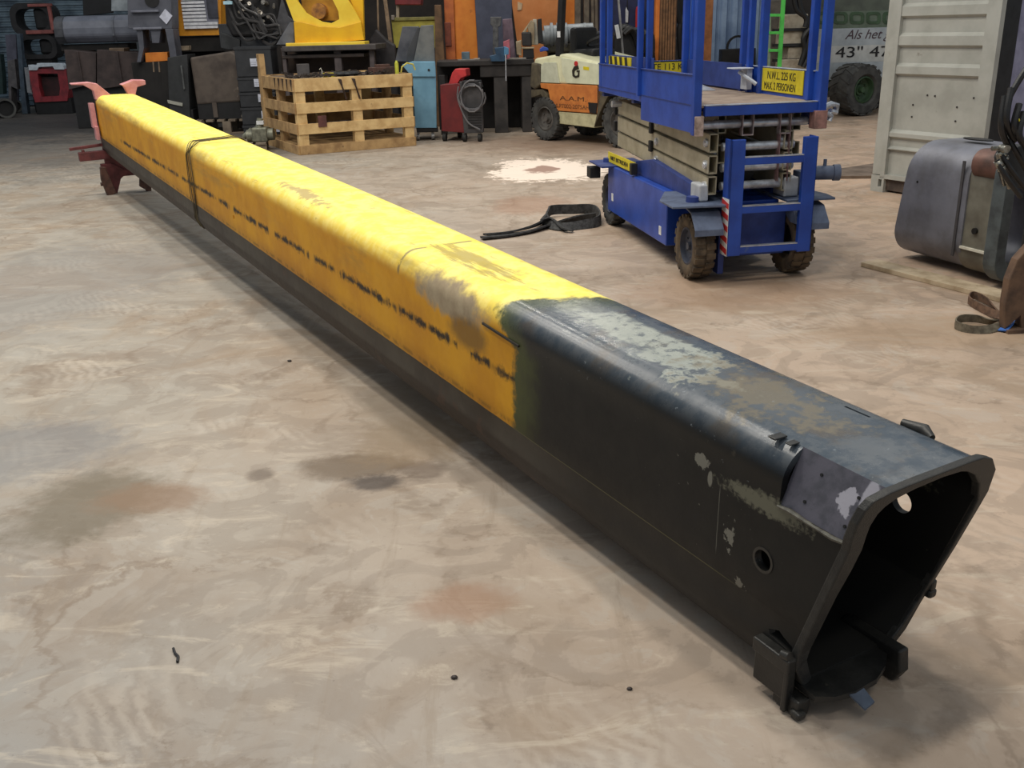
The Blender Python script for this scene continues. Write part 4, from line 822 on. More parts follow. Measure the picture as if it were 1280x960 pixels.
for i in range(80):
    x_ = random.uniform(.08, kw - .1); y_ = random.uniform(.05, .9); c_ = Vector((x_, y_, 1.0 + random.random() * .045)); d_ = Vector((random.uniform(-1, 1), random.uniform(-1, 1), random.uniform(-.2, .3))) * random.uniform(.03, .1)
    q.bar(c_ - d_, c_ + d_, random.uniform(.012, .05), random.uniform(.01, .04))
tag(ob('scrap_heap', q, mk((84, 74, 68), (42, 38, 38), .5, .4, 30, .1, (190, 186, 180), .72), loc=kf.b, rotz=kf.rot), 'heap of small metal scrap and tools covering the crate top', 'scrap', kind='stuff')
for px_ in (424, 441):
    x_, _ = kf.f(px_, 100); strap('hanging_strap', [(0, .2, .99, 0), (0, .04, 1.0, 0), (0, -.035, .96, 0), (.03, -.04, .84, 0), (.07, -.035, .70, 0)], .05, .008, mk((74, 52, 40), (48, 36, 30), .9), 'dark brown strap hanging over the crate front, %s' % ('left one' if px_ == 424 else 'right one'), 'strap').matrix_world = Matrix.Translation(kf.b + kf.X * x_) @ Matrix.Rotation(kf.rot, 4, 'Z')
x_, z_ = kf.f(402, 150); q = MB(); q.box(x_ - .06, x_ + .06, -.035, -.022, z_ - .09, z_ + .06); ob('rusty_tag', q, mk((110, 66, 60)), kr)
# ---- blue cabinet with sheet chute
cb, cbf = bth('blue_cabinet', 'light blue steel cabinet on castors between the crate and red welder', 'cabinet', 517, 172, 15.1, R(6)); 
M_cb = mk((120, 168, 194), (100, 146, 172), .5, 0, 3, .06, (84, 112, 128), .7)
pp_(cb, cbf, 'body', M_cb, [(516, 95), (545, 95), (546, 160), (519, 160)], 0, .5); pp_(cb, cbf, 'top_box', M_cb, [(503, 82), (516, 77), (544, 77), (545, 96), (515, 96), (508, 88)], -.03, .45)
q = MB(); c_ = cbf.f(536, 87.5, -.035); q.cyl((c_[0], -.04, c_[1]), (c_[0], -.02, c_[1]), .018, n=10); ob('knob', q, M_black, cb)
bx_(cb, cbf, 'base', M_black, 519, 160, 546, 165, .02, .48)
for px_, d_ in ((523, .08), (541, .08), (523, .42), (541, .42)):
    x_, _ = cbf.f(px_, 170, d_); q = MB(); q.cyl((x_ - .02, d_, .055), (x_ + .02, d_, .055), .055, n=14); q.bar((x_, d_, .08), (x_, d_, .16), .04, .05); ob('castor', q, mk((150, 150, 150), (60, 60, 60), .4, .4, 30), cb)
chu, chf = bth('sheet_chute', 'two tall grey tapered sheet metal flaps standing on the blue cabinet', 'sheet metal', 530, 78, 15.25, R(4))
M_ch = mk((118, 120, 118), (92, 96, 98), .5, .3, 5, .06)
pp_(chu, chf, 'flap', M_ch, [(517, 77), (526, 32), (542, 31), (544, 77)], 0, .03); pp_(chu, chf, 'flap', mk((96, 98, 104), (70, 72, 80), .5, .3, 5, .06), [(494, 77), (503, 33), (524, 33), (516, 77)], .18, .21)
pp_(chu, chf, 'flap', mk((60, 62, 66), (44, 46, 50)), [(510, 60), (522, 34), (526, 34), (517, 77), (508, 77)], .05, .08)
# ---- red welder
wd, wf = bth('welding_machine', 'red and grey welding machine on castors with coiled grey cable, right of the blue cabinet', 'welder', 552, 170, 14.9, R(-12))
M_wr = mk((112, 32, 34), (86, 24, 28), .5, 0, 4, .06); M_wg = mk((72, 70, 72), (50, 50, 52), .5, 0, 5)
pp_(wd, wf, 'body', M_wr, [(550, 106), (572, 104), (582, 108), (581, 166), (552, 164)], .05, .65); pp_(wd, wf, 'front_panel', M_wg, [(574, 102), (601, 103), (604, 166), (580, 167)], -.02, .05)
pp_(wd, wf, 'display', M_black, [(577, 101), (597, 101), (600, 110), (577, 108)], -.04, .2); 
for k in range(7): bx_(wd, wf, 'vent_slat', M_black, 584, 140 + k * 3.2, 601, 141.4 + k * 3.2, -.03, -.02, 0)
pp_(wd, wf, 'wire_feeder', mk((196, 54, 56), (160, 40, 44), .45), [(560, 107), (565, 91), (569, 86), (582, 86), (583, 95), (576, 98), (570, 107)], .1, .35)
for k, (rx, ry, cx, cy) in enumerate(((15, 17, 589, 122), (17, 15, 590, 122), (14, 20, 590, 120))):
    pts = [(cx + rx * math.cos(t * .45) * (1 if k != 1 else 1), cy + ry * math.sin(t * .45)) for t in range(-1, 12 if k else 14)]
    q = MB(); q.tube([(wf.f(x, y, -.06 - .02 * k)[0], -.06 - .02 * k, wf.f(x, y, -.06 - .02 * k)[1]) for x, y in pts], .013, 6); ob('cable', q, mk((112, 110, 112), (80, 80, 84), .5), wd)
q = MB(); q.tube(smooth_path([(wf.f(x, y, -.08)[0], -.08, wf.f(x, y, -.08)[1]) for x, y in ((573, 108), (572, 122), (578, 140), (586, 154), (600, 162))], 4), .012, 6); ob('cable', q, mk((112, 110, 112), (80, 80, 84), .5), wd)
for px_, d_ in ((556, .1), (581, .02), (600, .02), (575, .6)):
    x_, _ = wf.f(px_, 170, d_); q = MB(); q.cyl((x_ - .025, d_, .06), (x_ + .025, d_, .06), .06, n=14); ob('castor', q, M_tyreB, wd)
# ---- workbench with vice
wb, wbf = bth('workbench', 'dark steel workbench behind the red welder, carrying a vice', 'workbench', 600, 165, 15.9, R(2))
M_wb = mk((54, 50, 48), (34, 32, 32), .6, .2, 5)
bx_(wb, wbf, 'bench_top', M_wb, 546, 77, 668, 80.5, 0, .9); bx_(wb, wbf, 'apron', M_wb, 600, 81, 664, 95, .03, .8); 
for a, b in ((617, 634), (548, 556), (652, 664)): bx_(wb, wbf, 'bench_leg', mk((66, 62, 60), (46, 44, 44), .6), a, 94, b, 165, .05, .22, floor=True)
for a, b in ((552, 560), (650, 662)): bx_(wb, wbf, 'bench_leg', M_wb, a, 94, b, 160, .7, .85, floor=True)
bx_(wb, wbf, 'back_panel', M_dark, 546, 80, 668, 150, .86, .9, floor=True)
vc, vf = bth('bench_vice', 'blue bench vice clamped on the front of the workbench', 'vice', 628, 78, 15.85, R(0)); M_vb = mk((52, 84, 112), (34, 56, 80), .45, .2)
pp_(vc, vf, 'vice_body', M_vb, [(618, 60), (633, 58), (634, 72), (630, 77), (614, 77), (612, 70), (620, 68)], .0, .18); pp_(vc, vf, 'vice_jaw', mk((84, 134, 170), (60, 104, 140), .4), [(630, 58), (636, 60), (636, 68), (630, 70)], -.12, .02)
q = MB(); a_ = vf.f(632, 68, -.15); b_ = vf.f(632.5, 101, -.15); q.bar((a_[0], -.15, a_[1]), (b_[0], -.15, b_[1]), .015, .015); ob('vice_handle', q, M_chr, vc)
for nm, lb_, ct_, m, r_, d_ in (('grey_box', 'small blue-grey box on the left part of the workbench', 'box', mk((88, 108, 120)), (577, 65, 587, 76.8), .2), ('flat_bar', 'flat grey tray of parts left on the workbench edge', 'tray', mk((110, 106, 100), (70, 66, 62)), (572, 74.4, 600, 76.9), .1), ('rag', 'pale crumpled rag on the workbench right of the tray', 'rag', mk((176, 166, 150), (120, 110, 98)), (592, 73, 600, 77), .3), ('paper_stack', 'pale flat sheets lying on the right end of the workbench', 'sheets', mk((150, 142, 132), (110, 104, 98)), (636, 72.5, 658, 77), .15)):
    th_, f_ = bth(nm, lb_, ct_, (r_[0] + r_[2]) / 2, 76.5, 15.9 + d_, 0); bx_(th_, f_, 'body', m, *r_, 0, .12); c_ = th_.children[0]
    th_l, th_c = th_['label'], th_['category']; mwx = th_.location.copy(); bpy.data.objects.remove(th_); c_.parent = None; c_.location = mwx; c_.name = nm; tag(c_, th_l, th_c)
# ================================================================== BACKGROUND, CENTRE
M_or = mk((226, 138, 48), (206, 112, 34), .55, 0, 3, .1, (150, 76, 40), .66); M_rb = mk((112, 84, 58), (78, 60, 44), .8, 0, 6, .2); M_bg = mk((70, 74, 92), (54, 58, 74), .6, 0, 3)
def simple(name, label, cat, m, pts, Y, dep, rot=0, floor=False, group=None, bev=.01, floorpx=None):
    """one-mesh thing: outline in its own upright plane at distance Y, with real thickness"""
    cx = sum(p[0] for p in pts) / len(pts); p = P(cx, 60, Y); fr = Frame(p, rot); fr.b.z = 0; pl = fr.pl(pts)
    zm = min(z for _, z in pl)
    if floor: pl = [(x, 0 if z < zm + .12 else z) for x, z in pl]
    q = MB(); q.prism([(x, max(z, 0)) for x, z in pl], 'y', 0, dep)
    o = ob(name, q, m, loc=fr.b, rotz=rot, bevel=bev); return tag(o, label, cat, group), fr
oc, ocf = bth('orange_column', 'tall orange steel box column behind the workbench, left of the blue-grey sheet', 'column', 575, 77, 17.6, R(4))
pp_(oc, ocf, 'front_face', M_or, [(565, -60), (590, -60), (598, 78), (570, 78)], 0, .3); pp_(oc, ocf, 'side_face', mk((190, 104, 48), (160, 80, 40), .6), [(553, -60), (565, -60), (570, 78), (558, 78)], -.05, .3)
bx_(oc, ocf, 'column_foot', M_or, 558, 74, 598, 150, .02, .3, floor=True); bx_(oc, ocf, 'side_plate', mk((140, 70, 48)), 556, 28, 564, 58, -.07, -.04)
simple('wooden_post', 'weathered brown wooden post left of the orange column', 'post', M_rb, [(543, 6), (551, 6), (556, 80), (556, 150), (545, 150)], 17.3, .15, floor=True)
simple('leaning_sheet', 'tall dark blue-grey steel sheet right of the orange column', 'sheet', M_bg, [(590, -60), (640, -60), (640, 22), (646, 80), (646, 150), (600, 150), (598, 80)], 17.3, .05, floor=True)
simple('grey_bracket', 'small grey post bracket in front of the blue-grey sheet', 'bracket', mk((96, 96, 96), (60, 60, 64), .5, .3, 12), [(613, 21), (627, 21), (626, 32), (623, 34), (623, 76.5), (616, 76.5), (616, 34), (613, 30)], 16.3, .1)
simple('pink_sheet', 'dull mauve sheet with a pinkish lower corner, right of the vice', 'sheet', mk((118, 98, 110), (92, 76, 88), .6), [(628, 24), (640, 23), (645, 76), (630, 76.5)], 16.5, .02)
simple('pink_plate', 'small pink plate leaning behind the blue vice', 'plate', mk((190, 104, 116), (160, 84, 96)), [(629, 52), (637, 49), (638, 76.5), (630, 76.5)], 16.3, .02)
ow, owf = bth('orange_sheet', 'large orange steel sheet at the back, above the forklift', 'sheet', 680, 60, 18.8, R(2))
pp_(ow, owf, 'panel_sheet', mk((222, 146, 86), (204, 124, 64), .6, 0, 2, .06, (170, 90, 50), .7), [(630, -70), (700, -70), (700, 80), (650, 80)], 0, .06); pp_(ow, owf, 'panel_sheet', M_or, [(700, -70), (722, -70), (724, 80), (700, 80)], -.03, .06)
bx_(ow, owf, 'lower_frame', M_dark, 645, 80, 724, 140, .0, .3, floor=True); pp_(ow, owf, 'paint_chip', mk((230, 200, 160)), [(647, 2), (653, 4), (652, 12), (647, 13)], -.02, 0, 0)
# drill press and grey motor behind the forklift
dp, dpf = bth('pillar_drill', 'cream pillar drill with dark motor standing on the right end of the bench', 'drill', 660, 74, 16.1, 0)
M_dp = mk((168, 152, 122), (130, 112, 88), .5); pp_(dp, dpf, 'head', M_dp, [(652, 42), (664, 25), (668, 27), (668, 56), (662, 56), (660, 34), (655, 46)], 0, .2); pp_(dp, dpf, 'motor', mk((48, 42, 40), (30, 28, 28)), [(652, 40), (664, 40), (665, 58), (653, 58)], -.05, .2, .02)
pp_(dp, dpf, 'column', mk((190, 186, 170), (150, 144, 130), .4), [(666, 24), (671, 24), (673, 56), (667, 56)], .05, .12); pp_(dp, dpf, 'belt_guard', M_dp, [(645, 52), (652, 50), (652, 70), (646, 68)], 0, .12); pp_(dp, dpf, 'drill_base', M_black, [(654, 61), (667, 61), (668, 73), (654, 73)], -.03, .2); bx_(dp, dpf, 'table', M_dp, 652, 59, 668, 61, -.05, .2)
pp_(dp, dpf, 'rear_cover', M_black, [(672, 24), (677, 23), (679, 52), (673, 55)], .0, .2)
simple('blue_cup', 'small bright blue cup beside the drill, above the forklift tail', 'cup', mk((48, 84, 180), (36, 64, 150)), [(675, 61), (679, 58), (685, 60), (686, 63), (675, 65)], 15.8, .12)
gmtr, gf_ = bth('grey_motor', 'light grey electric motor and gearbox lying behind the forklift hood', 'motor', 700, 60, 16.6, 0)
M_gm = mk((140, 146, 150), (108, 114, 118), .5, .1); q = MB()
a_, b_ = gf_.f(681, 46), gf_.f(742, 40); q.cyl((a_[0], .1, a_[1]), (b_[0], .1, b_[1]), .17, .14, 18); ob('motor_body', q, M_gm, gmtr); q = MB(); c_ = gf_.f(678, 47); q.cyl((c_[0] - .04, .1, c_[1]), (c_[0] + .1, .1, c_[1]), .09, .13, 14); ob('shaft_cone', q, M_gm, gmtr)
for px_ in (688, 696, 706, 730): a_ = gf_.f(px_, 45); q = MB(); q.cyl((a_[0], .1, a_[1]), (a_[0] + .04, .1, a_[1]), .20, n=18); ob('flange', q, M_gm, gmtr)
bx_(gmtr, gf_, 'stand', M_dark, 686, 64, 736, 140, .1, .6, floor=True); pp_(gmtr, gf_, 'cradle', mk((84, 80, 62), (60, 58, 48)), [(680, 55), (735, 52), (738, 66), (684, 66)], .0, .5, .03)
wg, wgf = bth('black_winch', 'dark greasy winch gear heap behind the forklift seat, left of the blue lift', 'machinery', 735, 70, 16.0, 0)
random.seed(11); bx_(wg, wgf, 'stand', M_dark, 724, 68, 758, 140, .15, .6, floor=True)
pp_(wg, wgf, 'gear_housing', mk((66, 62, 52), (40, 38, 34), .6, .2), [(716, 46), (724, 38), (733, 42), (736, 60), (728, 72), (716, 68)], 0, .4, .03); pp_(wg, wgf, 'gear_housing', M_black, [(732, 44), (752, 38), (760, 50), (760, 74), (734, 74)], .1, .5, .03)
for i in range(8): x_, z_ = wgf.f(random.uniform(715, 748), random.uniform(40, 70)); q = MB(); q.cyl((x_, -.05, z_), (x_, .05, z_), random.uniform(.03, .08), n=10); ob('gear_boss', q, mk((80, 76, 66), (44, 42, 38), .5, .4, 12), wg)
for k, (xa, xb, wd_, lb_) in enumerate(((719, 727, .10, 'grey-brown steel pole standing behind the forklift, left of the pipes'), (730, 735, .09, 'pale thick vertical pipe right of the grey-brown pole'), (739, 744, .05, 'thin brown leaning bar behind the blue lift post'), (744, 748, .05, 'thin brown bar next to the blue lift post, rightmost of the standing bars'))):
    q = MB(); a_ = P(xa + (3 if k < 2 else 0), -70, 17.9); b_ = P(xb if k > 1 else xa + 3, 74, 17.9); q.bar(a_, (b_.x, b_.y, 0), wd_, wd_); tag(ob('steel_pole', q, mk((112, 100, 84), (82, 72, 62), .6, .1), bevel=.01), lb_, 'pole')
# things seen through the lift's rails
dc, dcf = bth('blue_cupboard', 'tall dark blue cupboard seen through the left rails of the lift', 'cupboard', 790, 60, 18.2, 0); bx_(dc, dcf, 'body', mk((34, 40, 78), (24, 28, 58), .6), 752, -60, 822, 100, 0, .6, floor=True); bx_(dc, dcf, 'door_edge', M_black, 783, -55, 784, 95, -.01, 0, 0)
fe, fef = bth('fire_extinguisher', 'red fire extinguisher hanging behind the lift rails', 'extinguisher', 799, 20, 18.0, 0)
c_ = fef.f(799.5, 34); d_ = fef.f(799.5, 12); q = MB(); q.cyl((c_[0], .0, c_[1]), (c_[0], 0, d_[1]), .075, n=16); q.sphere((c_[0], 0, d_[1]), .075, 12); ob('cylinder', q, mk((190, 50, 46), (160, 36, 36), .35), fe); q = MB(); q.cyl((c_[0], 0, d_[1] + .06), (c_[0], 0, d_[1] + .13), .025, n=10); q.bar((c_[0] - .05, 0, d_[1] + .13), (c_[0] + .05, 0, d_[1] + .13), .03, .02); ob('valve', q, M_black, fe); bx_(fe, fef, 'wall_bracket', M_black, 797, 18, 802, 22, .06, .2, 0)
pp_(dc, dcf, 'white_label', M_white, [(782, 12), (783, 9), (784, 12), (785.5, 14), (785, 28), (782, 28)], -.03, .0, 0)
tx, txf = bth('black_machine', 'heap of black rubber hoses and seat parts seen through the lift rails', 'machinery', 795, 70, 16.9, 0)
pp_(tx, txf, 'body', M_black, [(768, 44), (780, 28), (792, 33), (806, 40), (818, 56), (822, 90), (764, 90)], .0, .5, .06)
for k in range(9):
    a0_ = [(772 + k * 4, 40 + 3 * math.sin(k)), (782 + k * 4, 34 + k), (792 + k * 3, 44 + k * 2), (798 + k * 2, 62 + k)]; q = MB(); q.tube(smooth_path([(txf.f(x, y, -.05)[0], -.05 - .02 * (k % 3), txf.f(x, y, -.05)[1]) for x, y in a0_], 4), .035, 8); ob('hose', q, M_hose, tx)
q = MB(); a_ = P(768, -60, 16.2); b_ = P(779, 70, 16.2); q.bar(a_, b_, .03, .03); q.bar((b_.x, b_.y, 0), b_, .04, .04); o = tag(ob('white_tipped_rod', q, mk((150, 150, 150), (80, 80, 80), .4)), 'thin grey rod with a white tag, leaning behind the lift rails', 'rod')
tw = thing('tagged_rod', o['label'], 'rod', (0, 0, 0)); o.name = 'rod'; o.parent = tw; del o['label'], o['category']
q = MB(); a_ = P(770.5, 31, 16.15); b_ = P(773.5, 48, 16.15); q.bar(a_, b_, .06, .012); lab(ob('tag_strip', q, M_white, tw), 'white paper tag')
simple('pink_cloth', 'pink cloth lump below the fire extinguisher', 'cloth', mk((186, 120, 136), (150, 92, 108), .9), [(796, 38), (801, 31), (803, 40), (801, 44), (796, 44)], 16.8, .08)
rbm, rbf = bth('rusty_beam', 'wide upright rusty brown beam with vertical grooves seen between the lift rails', 'beam', 833, 70, 17.0, 0)
for k in range(6): bx_(rbm, rbf, 'groove_rib', mk((132, 94, 60), (92, 66, 44), .75, 0, 9, .3, (66, 52, 40), .6), 825 + k * 3.3, -60, 827.4 + k * 3.3, 130, -.02, .15, .004, floor=True)
bx_(rbm, rbf, 'edge_strip', mk((222, 130, 50), (200, 108, 40)), 819, -60, 824.5, 130, .02, .2, .004, floor=True, lb_='bright orange left edge')
bx_(rbm, rbf, 'core', mk((110, 74, 46), (80, 56, 40)), 824, -60, 845, 130, .0, .14, floor=True)
rb2, rb2f = bth('narrow_rusty_beam', 'narrow rusty orange beam standing left of the light blue corrugated wall', 'beam', 886, 70, 18.2, 0); bx_(rb2, rb2f, 'web', mk((150, 94, 56), (110, 70, 44), .75, 0, 8, .2), 881, -60, 889, 130, 0, .2, floor=True); bx_(rb2, rb2f, 'flange', mk((170, 110, 66), (130, 84, 52), .75), 880, -60, 890, 130, -.02, 0, floor=True)
hb, hbf = bth('hanging_hoses', 'dark hoses hanging between the rusty beam and the light blue wall', 'hoses', 853, 40, 18.0, 0)
for k, pts in enumerate(([(842, -40), (847, 10), (853, 40), (856, 75)], [(846, -40), (852, 8), (858, 30), (857, 70)], [(850, -40), (856, 12), (850, 36), (852, 72)])): ctube(pts, .06, 'hose', M_hose, hb, hbf)
bx_(hb, hbf, 'dark_bin', M_black, 843, 47, 858, 80, .0, .4, .03, floor=True)
wf2 = Frame(P(840, 60, 19.6), 0); wf2.b.z = 0
M_cw = mk((150, 172, 200), (118, 140, 172), .5, .1, 2, 0); x0_ = wf2.f(846, 50)[0]; x1_ = wf2.f(1016, 50)[0]
ribs('wall_right', x0_, x1_, 0, 5, .20, .07, M_cw, wf2, 0, vertical=True)
simple('black_tyre_rack', 'low dark rack and hoop in front of the light blue corrugated wall', 'rack', M_black, [(903, 62), (945, 60), (945, 130), (900, 130)], 18.8, .3, floor=True)
q = MB(); c_ = P(922, 59, 18.9); q.lathe([(.17, -.02), (.21, -.02), (.21, .02), (.17, .02)], c_, (0, 1, 0), 24); tag(ob('black_hoop', q, M_black), 'black ring standing against the light blue corrugated wall', 'ring')
# ---- between yellow frame and orange column
yb, ybf = bth('green_yellow_bin', 'faded yellow-green steel bin behind the sheet metal flaps', 'bin', 520, 60, 17.8, R(3)); M_yg = mk((166, 156, 60), (132, 124, 50), .6, 0, 4, .1)
pp_(yb, ybf, 'body', M_yg, [(489, 24), (520, 22), (546, 24), (546, 60), (493, 60)], 0, .8); bx_(yb, ybf, 'stand', M_dark, 492, 60, 546, 130, .05, .75, floor=True); bx_(yb, ybf, 'rim', mk((130, 122, 60)), 489, 22, 546, 25, -.03, .0); bx_(yb, ybf, 'latch', mk((150, 140, 128)), 489, 19, 493, 25, -.06, .1)
simple('red_box', 'dark red box high up above the yellow-green bin', 'box', mk((120, 34, 38), (90, 26, 30), .6), [(493, -30), (530, -30), (526, 6), (494, 6)], 17.9, .5)
simple('white_post', 'short pale post standing on the yellow-green bin under the red box', 'post', mk((176, 160, 140), (140, 126, 108)), [(495, 5), (499, 5), (499, 22), (495, 22)], 18.0, .08)
for nm, pts, lb_ in (('wooden_pole', ((475, -50), (488, 50)), 'brown wooden pole leaning right of the yellow frame, the thicker one'), ('wooden_pole', ((471, -50), (473, 36)), 'thin pale pole hanging right of the yellow frame')):
    q = MB(); a_ = P(*pts[0], 17.8); b_ = P(*pts[1], 17.7); t_ = .06 if pts[0][0] == 475 else .03; q.bar(a_, b_, t_, t_); q.bar(b_, (b_.x + .02, b_.y, 0), t_, t_); tag(ob(nm, q, mk((142, 120, 96), (104, 86, 68), .8)), lb_, 'pole')
simple('cable_heap', 'dark tangle on the table right of the yellow frame', 'cables', mk((56, 52, 54), (34, 32, 34)), [(462, 50), (470, 36), (478, 44), (484, 50), (494, 56), (498, 130), (462, 130)], 17.5, .15, bev=.03, floor=True)
# ================================================================== BACKGROUND, LEFT
M_ye = mk((238, 186, 26), (222, 164, 20), .45, 0, 3, .05); M_yd = mk((246, 214, 70), (236, 196, 50), .45, 0, 3, .05)
yf, yff = bth('machine_chassis', 'large bright yellow steel machine frame with rounded cutouts lying on a dark table', 'machine frame', 405, 56, 16.6, R(-3))
pp_(yf, yff, 'front_plate', M_ye, [(367, 27), (376, 27), (400, 33), (425, 34), (451, 27), (455, 50), (430, 52), (369, 58)], 0, .05)
# sloping top plate ring with the opening
def ringp(th, fr, name, m, outer, inner, d0, d1, lb_=None):
    q = MB(); q.prism([p for p in fr.pl(outer, d0)], 'y', d0, d1, inner=fr.pl(inner, d0)); o = ob(name, q, m, th)
    if lb_: o['label'] = lb_
    return o
ringp(yf, yff, 'cutout_plate', M_yd, [(348, -30), (358, 2), (367, 26), (385, 32), (408, 35), (430, 34), (451, 28), (440, 8), (428, -10), (418, -30)], [(366, -28), (372, 2), (382, 16), (392, 22), (402, 27), (414, 29), (424, 24), (423, 14), (414, -4), (404, -28)], .06, .14, 'pale yellow plate with a big rounded opening')
pp_(yf, yff, 'back_plate', mk((196, 142, 40), (170, 118, 30)), [(372, -30), (446, -30), (440, 26), (380, 26)], .5, .56); pp_(yf, yff, 'side_plate', M_ye, [(426, -30), (453, -30), (455, 50), (449, 50), (441, 8)], .2, .3)
q = MB(); a_ = yff.f(398, 14, .3); q.cyl((a_[0], .3, a_[1]), (a_[0], .52, a_[1]), .12, n=18); ob('pipe_stub', q, mk((200, 140, 60), (120, 80, 50)), yf); bx_(yf, yff, 'bottom_lip', M_yd, 357, 54, 456, 58, -.1, .3)
pp_(yf, yff, 'bare_plate', mk((104, 106, 112), (84, 86, 92)), [(345, 56), (362, 28), (367, 28), (368, 56)], .1, .16)
tb, tbf = bth('dark_table', 'dark steel table under the yellow frame', 'table', 430, 70, 16.5, R(-3))
bx_(tb, tbf, 'table_top', mk((84, 78, 76), (58, 54, 54), .6, .2), 352, 58, 470, 62, -.1, .9); bx_(tb, tbf, 'shelf', mk((70, 58, 52), (50, 42, 40)), 352, 69, 455, 71, .0, .8); bx_(tb, tbf, 'back_board', mk((64, 48, 38), (44, 34, 28)), 352, 60, 470, 110, .7, .75, floor=True)
for a, b in ((418, 427), (353, 358), (462, 468)): bx_(tb, tbf, 'table_leg', mk((92, 82, 82), (66, 60, 60)), a, 61, b, 110, .02, .14, floor=True)
en, enf = bth('engine_with_hoses', 'greasy engine block covered in black hoses, left of the yellow frame', 'engine', 320, 58, 17.5, 0)
bx_(en, enf, 'tray', mk((54, 56, 60), (38, 40, 44)), 274, 30, 345, 58, .15, 1.0); pp_(en, enf, 'block', mk((44, 42, 42), (26, 26, 28), .5, .3), [(278, -30), (345, -30), (350, 30), (340, 46), (290, 46), (282, 30)], .1, .8, .04)
pp_(en, enf, 'side_sheet', mk((86, 86, 90), (64, 64, 68), .5, .2), [(335, 58), (347, 22), (352, -4), (360, 20), (369, 28), (366, 34), (352, 56)], .0, .06)
pp_(en, enf, 'support', mk((50, 52, 54), (32, 34, 36)), [(276, 40), (300, 50), (300, 61), (286, 62), (276, 60)], .1, .8)
random.seed(21)
for k in range(16):
    x0_ = random.uniform(284, 325); y0_ = random.uniform(-5, 40); pts = [(x0_, y0_), (x0_ + random.uniform(4, 10), y0_ + random.uniform(8, 20)), (x0_ + random.uniform(16, 26), min(56, y0_ + random.uniform(10, 28))), (min(352, x0_ + random.uniform(30, 40)), random.uniform(36, 50))]
    q = MB(); q.tube(smooth_path([(enf.f(x, y, -.02 * (k % 4))[0], -.03 * (k % 4) - .02, enf.f(x, y, -.02 * (k % 4))[1]) for x, y in pts], 4), random.uniform(.016, .028), 6); ob('hose', q, mk((74, 72, 72), (40, 40, 42), .4), en)
for k in range(14):
    x_, z_ = enf.f(random.uniform(282, 345), random.uniform(-4, 34)); q = MB(); q.cyl((x_, -.08, z_), (x_ + random.uniform(-.06, .06), .05, z_ + random.uniform(-.05, .05)), random.uniform(.02, .05), n=10); ob('fitting', q, mk((176, 170, 160), (90, 84, 78), .3, .7, 30), en)
x_, z_ = enf.f(286, 4); q = MB(); q.box(x_ - .06, x_ + .08, -.12, -.06, z_ - .02, z_ + .03); lab(ob('light_blue_clip', q, flat((180, 220, 236)), en), 'pale blue plastic clip')
oc2, ocf2 = bth('louvred_cabinet', 'orange-yellow machine cover with white louvres behind the grey frame', 'cabinet', 245, 44, 18.7, R(2)); M_oy = mk((222, 152, 34), (200, 130, 26), .5)
pp_(oc2, ocf2, 'cover', M_oy, [(213, -40), (276, -40), (276, 44), (228, 45), (214, 44)], .03, .8); pp_(oc2, ocf2, 'louvre_panel', mk((120, 122, 136), (100, 102, 116)), [(225, -40), (270, -40), (273, 34), (230, 35)], .0, .03, 0)
for k in range(-3, 8):
    y_ = 2 + k * 4.4; bx_(oc2, ocf2, 'louvre', flat((232, 234, 240)), 226 + max(0, k) * .6, y_, (255 + max(0, k) * .7) if k < 6 else 272, y_ + 2.3, -.03, .0, .002)
bx_(oc2, ocf2, 'dark_hatch', mk((64, 66, 80)), 259, -40, 272, 23, -.02, .0); bx_(oc2, ocf2, 'frame_below', M_dark, 222, 46, 278, 64, .1, .8); bx_(oc2, ocf2, 'stand', M_dark, 222, 64, 278, 120, .5, .8, floor=True)
simple('wood_block', 'pale wooden block jammed under the orange louvred cover', 'block', mk((156, 140, 118), (124, 108, 90)), [(220, 58), (236, 57), (236, 63), (220, 64)], 18.5, .15)
# grey crane head and grey boom
gh, ghf = bth('grey_crane_head', 'dark grey steel crane frame with legs and a white diamond label', 'steel frame', 190, 60, 18.0, R(4)); M_gh = mk((92, 94, 104), (74, 76, 86), .5, .1, 4)
pp_(gh, ghf, 'head_plate', M_gh, [(158, -40), (213, -40), (215, 36), (160, 36)], 0, .5); pp_(gh, ghf, 'leg', M_gh, [(170, 36), (178, 36), (180, 60), (176, 78), (171, 78), (174, 60)], -.02, .4); pp_(gh, ghf, 'leg', M_gh, [(188, 36), (201, 36), (199, 54), (190, 54)], -.02, .4); pp_(gh, ghf, 'leg', M_gh, [(206, 36), (216, 36), (221, 72), (213, 80), (211, 60)], -.02, .4)
bx_(gh, ghf, 'ledge', mk((120, 122, 134), (96, 98, 110), .5), 163, 13, 198, 15, -.08, .02); bx_(gh, ghf, 'ledge', mk((120, 122, 134), (96, 98, 110), .5), 166, 34.5, 202, 36.5, -.08, .02)
c_ = ghf.f(207, 21, -.02); q = MB(); q.prism([(c_[0] - .105, c_[1]), (c_[0], c_[1] - .12), (c_[0] + .115, c_[1] + .01), (c_[0] + .01, c_[1] + .125)], 'y', -.03, -.0); lab(ob('diamond_label', q, flat((214, 216, 232)), gh), 'white diamond label'); q = MB(); c_ = ghf.f(190, 0); q.cyl((c_[0], -.02, c_[1]), (c_[0], .0, c_[1]), .12, n=20); ob('bore', q, M_black, gh)
bx_(gh, ghf, 'stand_block', M_dark, 165, 78, 222, 130, .1, .5, floor=True)
